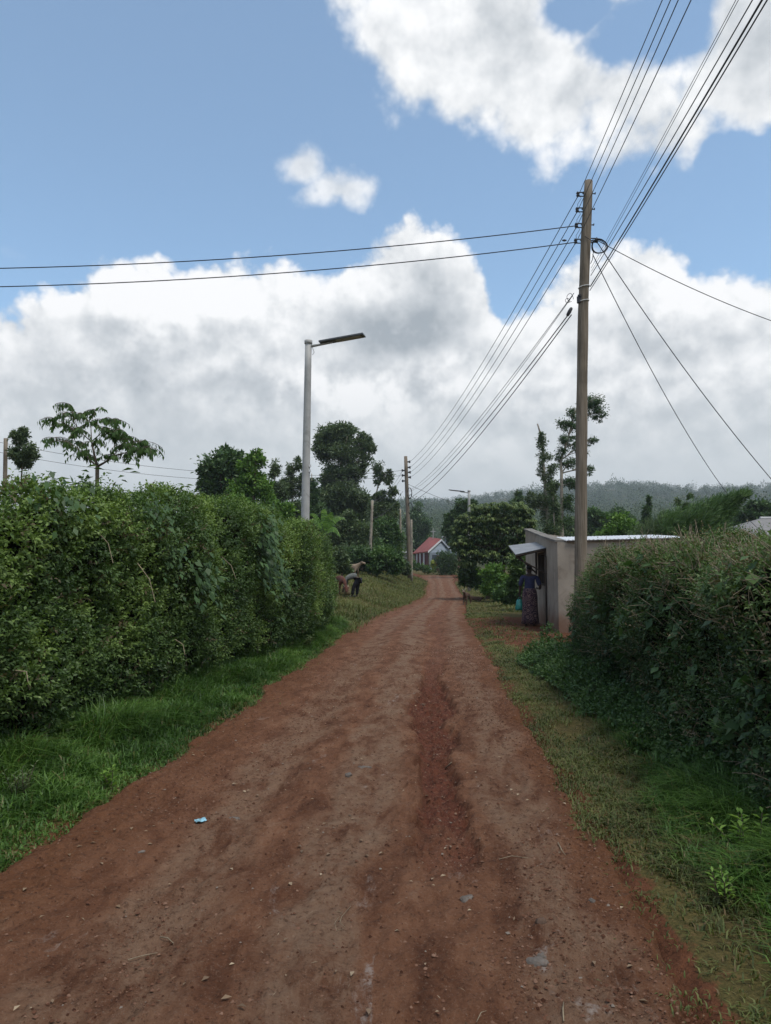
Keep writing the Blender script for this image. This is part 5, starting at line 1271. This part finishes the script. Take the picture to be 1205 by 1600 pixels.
SKIN = simple('dark_skin', (0.045, 0.026, 0.018), 0.55, var=.1, spec=.35)
HAIR = simple('black_hair', (0.008, 0.008, 0.009), 0.8, var=.3, scale=30, bmp=.6)
def face(parent, c, fwd, up, r):
    """eyes, nose, mouth and ears on the front of a head"""
    f = Vector(fwd).normalized(); u = Vector(up).normalized(); s_ = f.cross(u).normalized(); c = Vector(c)
    eye = simple('eye_white', (.5, .48, .45), .4, var=.05)
    for sg in (-1, 1):
        q = c + f * r * .88 + s_ * sg * r * .34 + u * r * .05; mb = MB(); mb.tube([q - f * .008, q, q + f * .003], [.011, .011, .004], 8); o = link('eye', mb.mesh('eye', True), eye, None); o.parent = parent
        q = c + s_ * sg * r * .92; mb = MB(); mb.tube([q - u * .025, q, q + u * .028], [.006, .014, .01], 6); o = link('ear', mb.mesh('ear', True), SKIN, None); o.parent = parent
    q = c + f * r * .93; mb = MB(); mb.tube([q + u * .02, q + f * .008 - u * .012, q + f * .016 - u * .03], [.007, .011, .015], 6); o = link('nose', mb.mesh('nose', True), SKIN, None); o.parent = parent
    q = c + f * r * .84 - u * r * .62; mb = MB(); mb.tube([q - s_ * .024, q + f * .006, q + s_ * .024], [.004, .008, .004], 6); o = link('mouth', mb.mesh('mouth', True), simple('lips', (.07, .03, .028), .5), None); o.parent = parent

def woman():
    p = at(827, 981, 20.0); p.z = gz(p.x, p.y); p.x = 3.88
    root = empty('person', p, 'woman in navy top and long patterned skirt by the shop, holding a teal bag', 'person', rz=R(-12))
    s = Sk(); pel = s.add((0, 0, .90), (.15, .115)); w = s.add((0, 0, 1.04), (.125, .10), pel); ch = s.add((0, 0, 1.22), (.155, .105), w); sh = s.add((0, 0, 1.33), (.12, .085), ch)
    nk = s.add((0, .01, 1.40), .048, sh); hd = s.add((0, .015, 1.475), (.078, .09), nk); s.add((0, .01, 1.545), (.07, .08), hd)
    a = s.chain(sh, [((.175, 0, 1.315), .06), ((.25, -.02, 1.15), .048), ((.285, -.02, 1.05), .042), ((.265, .10, .99), .035), ((.235, .20, 1.0), .027)]); hand(s, a, (.235, .20, 1.0), (-.3, 1, .1), (-.5, 0, -1))
    b = s.chain(sh, [((-.175, 0, 1.315), .06), ((-.225, 0, 1.15), .048), ((-.25, .01, 1.03), .042), ((-.26, .03, .90), .034), ((-.262, .05, .80), .026)]); hand(s, b, (-.262, .05, .80), (0, .1, -1), (1, 0, 0), .9)
    for sg in (-1, 1): s.chain(pel, [((.09 * sg, 0, .80), .095), ((.10 * sg, .01, .48), .06), ((.10 * sg, -.01, .10), .038), ((.10 * sg, .02, .045), .04), ((.11 * sg, .13, .03), .032)])
    body = skin('body', s.n, s.e, SKIN, root)
    face(root, (0, .015, 1.49), (0, 1, 0), (0, 0, 1), .092)
    NAVY = simple('navy_cloth', (0.034, 0.038, 0.085), .85, var=.25, scale=9)
    t = Sk(); a = t.add((0, 0, .88), (.172, .135)); b = t.add((0, 0, 1.04), (.15, .12), a); c = t.add((0, 0, 1.22), (.18, .128), b); d = t.add((0, 0, 1.325), (.145, .105), c); t.add((0, .005, 1.375), (.075, .07), d)
    for sg in (-1, 1): t.chain(d, [((.18 * sg, 0, 1.31), .076), ((.235 * sg + .01, -.01, 1.16), .066), ((.262 * sg + .01, -.01, 1.05), .06)])
    skin('blouse', t.n, t.e, NAVY, root)
    m, G, bs, out = mat_new('patterned_skirt'); tcv = G.n('ShaderNodeTexCoord').outputs['Object']
    v = G.vor(tcv, 6.5); ring = G.m('SINE', G.m('MULTIPLY', v, 34)); cc = G.mix(G.mapr(ring, .1, .6), (0.035, 0.018, 0.026), (0.20, 0.12, 0.11)); cc = G.mix(G.mapr(G.noise(tcv, 12, 3), .55, .62), cc, (.04, .015, .03))
    G.put(bs.inputs['Base Color'], cc); bs.inputs['Roughness'].default_value = .9
    V = []; F = []; rings = [(1.0, .155, .12), (.9, .185, .145), (.78, .20, .16), (.6, .195, .16), (.4, .20, .165), (.2, .215, .175), (.05, .225, .18)]; NS = 36
    for j, (z, rx, ry) in enumerate(rings):
        for k in range(NS):
            a = 2 * math.pi * k / NS; f = 1 + (.012 + .05 * (1 - z)) * math.sin(a * 9 + j * .25) * (1 if j > 1 else .3); V.append((rx * f * math.cos(a), ry * f * math.sin(a), z))
    for j in range(len(rings) - 1):
        for k in range(NS): F.append((j * NS + k, j * NS + (k + 1) % NS, (j + 1) * NS + (k + 1) % NS, (j + 1) * NS + k))
    sk_ = MB().poly(V, F); o = link('skirt', sk_.mesh('skirt', True), m); o.parent = root; so_ = o.modifiers.new('s', 'SOLIDIFY'); so_.thickness = .006
    h = Sk(); a = h.add((0, -.01, 1.50), (.088, .094)); b = h.add((0, -.02, 1.575), (.082, .085), a); c = h.add((-.01, -.045, 1.63), .055, b); h.add((-.005, -.05, 1.67), .045, c); skin('hair', h.n, h.e, HAIR, root, sub=2)
    # bag held in the left hand
    q = Matrix.Rotation(R(-12), 3, 'Z') @ Vector((-.27, .03, .70)) + p
    rb = empty('carrier_bag', q, 'small teal carrier bag hanging from the woman\'s left hand', 'bag'); TEAL = simple('teal_plastic', (.03, .24, .20), .35, var=.25, scale=14, spec=.5)
    V = []; F = []; NS = 16
    for j, (z, rx, ry) in enumerate(((.0, .05, .02), (-.05, .085, .04), (-.14, .11, .06), (-.24, .115, .07), (-.29, .09, .05))):
        for k in range(NS):
            a = 2 * math.pi * k / NS; f = 1 + .12 * math.sin(5 * a + j * 1.3); V.append((rx * f * math.cos(a), ry * f * math.sin(a), z + .01 * math.sin(a * 3)))
    for j in range(4):
        for k in range(NS): F.append((j * NS + k, j * NS + (k + 1) % NS, (j + 1) * NS + (k + 1) % NS, (j + 1) * NS + k))
    F.append(tuple(range(4 * NS, 5 * NS)))
    o = link('sack', MB().poly(V, F).mesh('sack', True), TEAL); o.parent = rb
    for sg in (-1, 1):
        o = link('handle', MB().tube([(-.04, sg * .01, 0), (-.015, sg * .006, .05), (.015, sg * .006, .05), (.04, sg * .01, 0)], .006, 5).mesh('handle', True), TEAL); o.parent = rb
woman()

def bending_man():
    p = at(553, 946, 29.5); p.z = gz(p.x, p.y)
    root = empty('person', p, 'person in grey top and black trousers bending over on the left grass bank', 'person', rz=R(-8))
    root.scale = (.92, .92, .92)
    s = Sk(); pel = s.add((.20, 0, .84), (.13, .14)); w = s.add((.05, 0, .90), (.12, .12), pel); ch = s.add((-.18, -.03, .88), (.12, .15), w); sh = s.add((-.33, -.05, .80), (.10, .13), ch)
    nk = s.add((-.42, -.06, .74), .052, sh); hd = s.add((-.50, -.07, .66), .085, nk); s.add((-.54, -.07, .59), .075, hd)
    for sg in (-1, 1):
        a = s.chain(sh, [((-.34, -.05 + .16 * sg, .77), .058), ((-.33, -.06 + .18 * sg, .60), .046), ((-.36, -.07 + .17 * sg, .50), .040), ((-.43, -.08 + .12 * sg, .34), .027)]); hand(s, a, (-.43, -.08 + .12 * sg, .34), (-.4, 0, -1), (0, -sg, 0), .6)
        s.chain(pel, [((.19, .09 * sg, .76), .10), ((.08 + .06 * sg, .12 * sg, .46), .066), ((.03 + .08 * sg, .12 * sg, .10), .042), ((.02 + .08 * sg, .12 * sg, .045), .045), ((-.10 + .08 * sg, .13 * sg, .03), .036)])
    skin('body', s.n, s.e, SKIN, root); face(root, (-.52, -.07, .63), (-.55, 0, -.8), (.8, 0, -.55), .09)
    GREY = simple('grey_cloth', (.13, .135, .125), .9, var=.2, scale=8); BLK = simple('black_cloth', (.012, .012, .016), .9, var=.3)
    t = Sk(); a = t.add((.14, 0, .89), (.14, .15)); b = t.add((.0, 0, .915), (.145, .145), a); c = t.add((-.18, -.03, .89), (.145, .175), b); d = t.add((-.33, -.05, .805), (.12, .15), c)
    for sg in (-1, 1): t.chain(d, [((-.34, -.05 + .165 * sg, .77), .073), ((-.33, -.06 + .185 * sg, .60), .062), ((-.36, -.07 + .175 * sg, .50), .055), ((-.40, -.075 + .14 * sg, .41), .045)])
    skin('shirt', t.n, t.e, GREY, root)
    t = Sk(); a = t.add((.21, 0, .83), (.155, .165))
    for sg in (-1, 1): t.chain(a, [((.19, .095 * sg, .74), .12), ((.08 + .06 * sg, .12 * sg, .46), .088), ((.03 + .08 * sg, .12 * sg, .10), .07)])
    skin('trousers', t.n, t.e, BLK, root)
    t = Sk(); a = t.add((-.47, -.07, .70), .088); t.add((-.525, -.07, .645), .088, a); skin('hair', t.n, t.e, HAIR, root)
    for sg in (-1, 1):
        t = Sk(); a = t.add((.03 + .08 * sg, .12 * sg, .04), .05); t.add((-.12 + .08 * sg, .13 * sg, .03), .038, a); skin('shoe', t.n, t.e, simple('shoe_grey', (.12, .12, .11), .7), root)
    q = at(542, 944, 29.2); q.z = gz(q.x, q.y); sk = Sk(); a = sk.add((0, 0, .06), (.17, .14)); b = sk.add((.01, 0, .22), (.17, .14), a); c = sk.add((.02, 0, .36), (.12, .10), b); sk.add((.05, 0, .45), (.05, .05), c)
    rs = empty('sack', q, 'tan sack bulging on the grass below the bending person\'s hands', 'sack'); m = simple('sack_cloth', (.16, .12, .07), .95, var=.25, scale=6, dirt=(.25, .21, .05)); skin('cloth', sk.n, sk.e, m, rs, branch=.3)
bending_man()

def animal(name, label, cat, p, rz, sc, coat, headcol, pose='stand', horns=False, legcol=None, patch=None):
    p = p.copy(); p.z = gz(p.x, p.y); root = empty(name, p, label, cat, rz=rz); root.scale = (sc, sc, sc)
    s = Sk(); up = 0.0 if pose != 'lie' else -.50
    hp = s.add((-.50, 0, .82 + up), (.16, .17)); md = s.add((-.05, 0, .74 + up), (.20, .21), hp); cs = s.add((.40, 0, .78 + up), (.155, .215), md); 
    s.chain(hp, [((-.66, 0, .84 + up), .035), ((-.72, 0, .62 + up), .022), ((-.72, 0, .40 + up * .6), .028)])
    if pose == 'graze': nk = [((.62, 0, .70), (.10, .12)), ((.78, .02, .48), .085), ((.88, .03, .30), .085), ((1.0, .03, .10), .055)]
    elif pose == 'lie': nk = [((.56, 0, .95 + up), (.09, .12)), ((.66, 0, 1.12 + up), .085), ((.80, 0, 1.14 + up), .085), ((.98, 0, 1.05 + up), .05)]
    else: nk = [((.56, 0, .88), (.11, .15)), ((.68, 0, .98), .105), ((.80, 0, 1.03), .10), ((1.0, 0, .93), .062)]
    i0 = s.add(*nk[0], cs); i1 = s.add(*nk[1], i0); i2 = s.add(*nk[2], i1); s.add(*nk[3], i2)
    hd = Vector(nk[2][0])
    for sg in (-1, 1): s.chain(i2, [(hd + Vector((-.04, .10 * sg, .03)), .03), (hd + Vector((-.08, .19 * sg, .02)), .022)])
    for sg in (-1, 1):
        if pose == 'lie':
            s.chain(cs, [((.36, .14 * sg, .20), .075), ((.52, .17 * sg, .06), .045), ((.34, .16 * sg, .045), .035)]); s.chain(hp, [((-.45, .17 * sg, .22), .09), ((-.20, .22 * sg, .08), .06), ((-.42, .22 * sg, .05), .035)])
        else:
            f = .05 * sg
            s.chain(cs, [((.38 + f, .12 * sg, .56), .082), ((.38 + f * 1.5, .13 * sg, .34), .05), ((.40 + f * 1.8, .13 * sg, .12), .034), ((.42 + f * 2, .13 * sg, .03), .042)])
            s.chain(hp, [((-.44, .13 * sg, .62), .115), ((-.40 - f, .14 * sg, .48), .07), ((-.60 - f * 1.4, .14 * sg, .30), .044), ((-.56 - f * 1.8, .14 * sg, .10), .034), ((-.53 - f * 2, .14 * sg, .03), .042)])
    m, G, b, out = mat_new(name + '_coat'); tcv = G.n('ShaderNodeTexCoord').outputs['Object']; sp = G.n('ShaderNodeSeparateXYZ'); G.put(sp.inputs[0], tcv)
    c = G.mix(G.mapr(G.noise(tcv, 9, 4), .35, .65), tuple(x * .8 for x in coat), tuple(x * 1.2 for x in coat))
    if headcol: c = G.mix(G.mapr(G.m('ADD', sp.outputs[0], G.m('MULTIPLY', G.noise(tcv, 6, 3), .2)), .82, .88), c, headcol)
    if patch: c = G.mix(G.mapr(G.noise(tcv, 2.6, 3), .56, .6), c, patch)
    if legcol: c = G.mix(G.mapr(sp.outputs[2], .52, .42), c, legcol)
    G.put(b.inputs['Base Color'], c); b.inputs['Roughness'].default_value = .9; bump(G, b, G.noise(tcv, 45, 3), .6, .02)
    skin('body', s.n, s.e, m, root)
    for sg in (-1, 1):
        q = hd + Vector((.06, .075 * sg, .045)); o = link('eye', MB().tube([q, q + Vector((.01, .02 * sg, .005))], .016, 8).mesh('eye', True), simple('animal_eye', (.01, .01, .01), .2), None); o.parent = root
        if horns: o = link('horn', MB().tube([hd + Vector((-.03, .06 * sg, .06)), hd + Vector((-.05, .10 * sg, .13)), hd + Vector((-.02, .12 * sg, .19))], [.02, .014, .005], 6).mesh('horn', True), simple('horn', (.4, .36, .3), .5), None); o.parent = root
    return root
animal('calf', 'cream calf with brown legs standing on top of the left grass bank, facing right', 'calf', at(548, 912, 40), R(-15), .84, (.27, .20, .14), None, legcol=(.12, .07, .04))
animal('cow', 'red-brown cow with lowered head at the far end of the left hedge', 'cow', at(532, 935, 29.6), R(-70), .80, (.085, .026, .014), None, pose='graze', horns=True, patch=None)
animal('goat', 'dark brown goat with pale leg fronts walking at the right edge of the road', 'goat', at(729, 948, 32.5), R(250), .60, (.075, .036, .02), None, horns=True, patch=(.17, .12, .09))
animal('goat', 'dark brown goat with a white head lying on the grass right of the walking goat', 'goat', at(744, 941, 34.5), R(170), .56, (.075, .04, .024), (.6, .56, .5), pose='lie')

# ------------------------------------------------------------------ small things lying on the road
def ground_pt(px, py):
    x, y, z = ray(px, py); t = -CAMZ / z
    for _ in range(8): X, Y = x * t, y * t; t = -(CAMZ - max(rz_at(X, Y), -.1)) / z
    return Vector((x * t, y * t, rz_at(x * t, y * t)))
PALE = simple('pale_rock', (.135, .115, .098), .9, var=.3, scale=18, bmp=.6, bscale=60, dirt=(.10, .055, .035))
DULL = simple('dull_rock', (.12, .075, .052), .95, var=.35, scale=14, bmp=.6, bscale=60)
def rock(label, px, py, w, d_, h, mat=PALE):
    c = ground_pt(px, py); bm = bmesh.new(); bmesh.ops.create_icosphere(bm, subdivisions=3, radius=1)
    sd_ = random.random() * 50
    for v in bm.verts:
        k = 1 + .75 * float(fbm(v.co.x * 1.1 + sd_, v.co.y * 1.1 + v.co.z, 4, .6)) ; v.co = Vector((v.co.x * k * w / 2, v.co.y * k * d_ / 2, max(v.co.z, -.4) * k * h))
    me = bpy.data.meshes.new('rock'); bm.to_mesh(me); bm.free(); me.polygons.foreach_set('use_smooth', [True] * len(me.polygons))
    o = link('rock', me, mat); o.location = c - Vector((0, 0, h * .45)); o.rotation_euler = (0, 0, random.random() * 3); tag(o, label, 'rock', 'rocks set in the road surface')
rock('palest lumpy rock set in the road near the bottom of the frame', 838, 1503, .085, .10, .018); rock('smaller pale stone touching the lumpy rock near the bottom', 845, 1488, .045, .04, .016)
rock('flat pale rock right of centre below the rut', 728, 1402, .075, .05, .012); rock('dark half-buried stone beside the broken ledge right of the rut', 845, 1440, .05, .04, .022, DULL)
rock('flat round grey stone close to the right grass edge', 925, 1408, .035, .028, .012); rock('larger pale stone on the left edge of the rut', 567, 1198, .12, .07, .02); rock('smaller pale stone left of the rut-edge stone', 545, 1210, .09, .06, .016)
rock('low pale slab in the left wheel track', 365, 1278, .09, .05, .008); rock('pale pebble patch stone beside the left wheel track', 218, 1330, .09, .05, .008); rock('brown stone in the rut beneath the dry stick', 664, 1100, .10, .07, .03, DULL)
def gravel():
    n = 70000; Y = 2.0 + 13 * rng.random(n) ** 2.0; s = EDGE_L + (EDGE_R - EDGE_L) * rng.random(n)
    r = rut_mask(s, Y); w = 0.14 + 0.5 * r + 0.5 * sstep(s, .1, .4) * (fbm(s * 2, Y, 3) > 0) + 0.4 * (fbm(s * 1.5 + 9, Y * .7, 3) > 0.22); k = rng.random(n) < w; s, Y = s[k], Y[k]; n = len(s)
    X = s + KR * Y; Z = road_h(s, Y) + .021; sz = 0.0018 + 0.0075 * rng.random(n) ** 4 + .0005 * Y
    base = np.array([[1, 0, 0], [0, 1, 0], [-1, 0, 0], [0, -1, 0], [0, 0, 1.0], [0, 0, -.4]]); th = rng.random(n) * 6.28; c, s_ = np.cos(th), np.sin(th)
    V = base[None] * (0.6 + .8 * rng.random((n, 6, 1))); V = np.stack([V[..., 0] * c[:, None] - V[..., 1] * s_[:, None], V[..., 0] * s_[:, None] + V[..., 1] * c[:, None], V[..., 2] * .7], -1) * sz[:, None, None] + np.stack([X, Y, Z], -1)[:, None]
    T = np.array([[0, 1, 4], [1, 2, 4], [2, 3, 4], [3, 0, 4]]); F = (T[None] + (np.arange(n) * 6)[:, None, None]).reshape(-1, 3)
    var = np.repeat(np.stack([rng.random(n), rng.random(n), (rng.random(n) < .02) * 1.0], -1), 6, 0)
    GR = leafmat('grit', (0.030, 0.013, 0.008), (0.078, 0.037, 0.023), (0.135, 0.080, 0.055), dry=(0.20, 0.165, 0.135), rough=.95, trans=0.0, spec=.05)
    o = link('gravel', np_mesh('gravel', V.reshape(-1, 3), F, var=var), GR); tag(o, 'loose grit and crumbs of soil scattered over the dirt road', 'gravel', kind='stuff')
gravel()
def litter():
    n = 900; Y = 2.0 + 14 * rng.random(n) ** 1.6; s = EDGE_L + (EDGE_R + .1 - EDGE_L) * rng.random(n); X = s + KR * Y; Z = road_h(s, Y) + .027
    th = rng.random(n) * 6.28; A = np.stack([np.cos(th), np.sin(th), .04 + 0 * th], -1); L = .012 + .03 * rng.random(n); wd = np.where(rng.random(n) < .5, .12, .5)
    P = np.stack([X, Y, Z], -1); V, F = leaves(P, A, np.tile([0, 0, 1.0], (n, 1)) + rng.normal(size=(n, 3)) * .15, L, L * wd, fold=.3)
    o = leaf_object('leaf_litter', [(V, F, np.stack([rng.random(n), rng.random(n), np.zeros(n)], -1))], leafmat('litter', (.05, .03, .015), (.13, .085, .05), (.26, .20, .13), trans=.05)); tag(o, 'dry leaf scraps and straw bits strewn on the dirt road', 'leaf litter', kind='stuff')
litter()
def stick(label, pts, r):
    P = [ground_pt(*p) + Vector((0, 0, r + .006 + (.008 if 0 < i < len(pts) - 1 else 0))) for i, p in enumerate(pts)]
    o = MB().tube(P, [r] * (len(P) - 1) + [r * .6], 5).build('twig', TWIG_DRY, None, smooth=True); tag(o, label, 'twig', 'dry twigs lying on the road')
stick('pale dry twig lying on the left half of the road near the bottom', [(200, 1504), (222, 1500), (246, 1493)], .0022)
stick('curled dry grass stalk in the middle of the road near the bottom', [(548, 1424), (534, 1438), (531, 1450), (540, 1464)], .0012); stick('second curled stalk left of the first in mid road', [(535, 1428), (523, 1448), (526, 1460), (538, 1466)], .001)
stick('short pale stick lying in the rut', [(696, 1195), (706, 1188)], .006); stick('thin brown twig on the right side of the road by the grass', [(872, 1320), (878, 1332), (884, 1340)], .003)
stick('dark twig on the left side of the road close to the bottom', [(250, 1466), (262, 1472), (271, 1478)], .0025); stick('long thin twig right of the rut below the ledge', [(780, 1345), (800, 1342), (826, 1345)], .0018)
stick('dry branch end sticking into the bottom of the frame', [(881, 1600), (880, 1585), (881, 1570)], .003); stick('forked straw at the bottom edge of the road', [(745, 1600), (752, 1590), (760, 1583)], .0015)
def scrap():
    c = ground_pt(313, 1283); bm = bmesh.new(); bmesh.ops.create_grid(bm, x_segments=14, y_segments=10, size=1)
    for v in bm.verts:
        x, y = v.co.x, v.co.y; k = 1 - .22 * float(fbm(math.atan2(y, x) * 1.2 + 4, x * 0 + 1, 2)) - .12 * (abs(x) * abs(y)); v.co = Vector((x * .034 * k, y * .026 * k, .010 + .012 * float(fbm(x * 2.2, y * 2.2 + 3, 3)) + .004 * x))
    me = bpy.data.meshes.new('plastic_scrap'); bm.to_mesh(me); bm.free(); m = simple('blue_plastic', (.22, .42, .50), .4, var=.5, scale=40, spec=.5); o = link('plastic_scrap', me, m); o.location = c; o.rotation_euler = (0, 0, .5)
    so_ = o.modifiers.new('s', 'SOLIDIFY'); so_.thickness = .0012; tag(o, 'crumpled light blue plastic scrap lying on the left of the road', 'litter')
scrap()

# ------------------------------------------------------------------ air
def haze():
    m = bpy.data.materials.new('haze'); m.use_nodes = True; t = m.node_tree; t.nodes.clear(); G = NT(t); out = G.n('ShaderNodeOutputMaterial'); v = G.n('ShaderNodeVolumePrincipled')
    v.inputs['Color'].default_value = (.80, .88, .95, 1); v.inputs['Density'].default_value = 0.0004; v.inputs['Anisotropy'].default_value = .2; t.links.new(v.outputs[0], out.inputs['Volume'])
    o = link('haze', MB().box((0, 1000, 70), (5400, 3500, 160)).mesh('haze'), m); tag(o, 'thin pale air between the viewer and the distant hills', 'haze', kind='stuff')
haze()
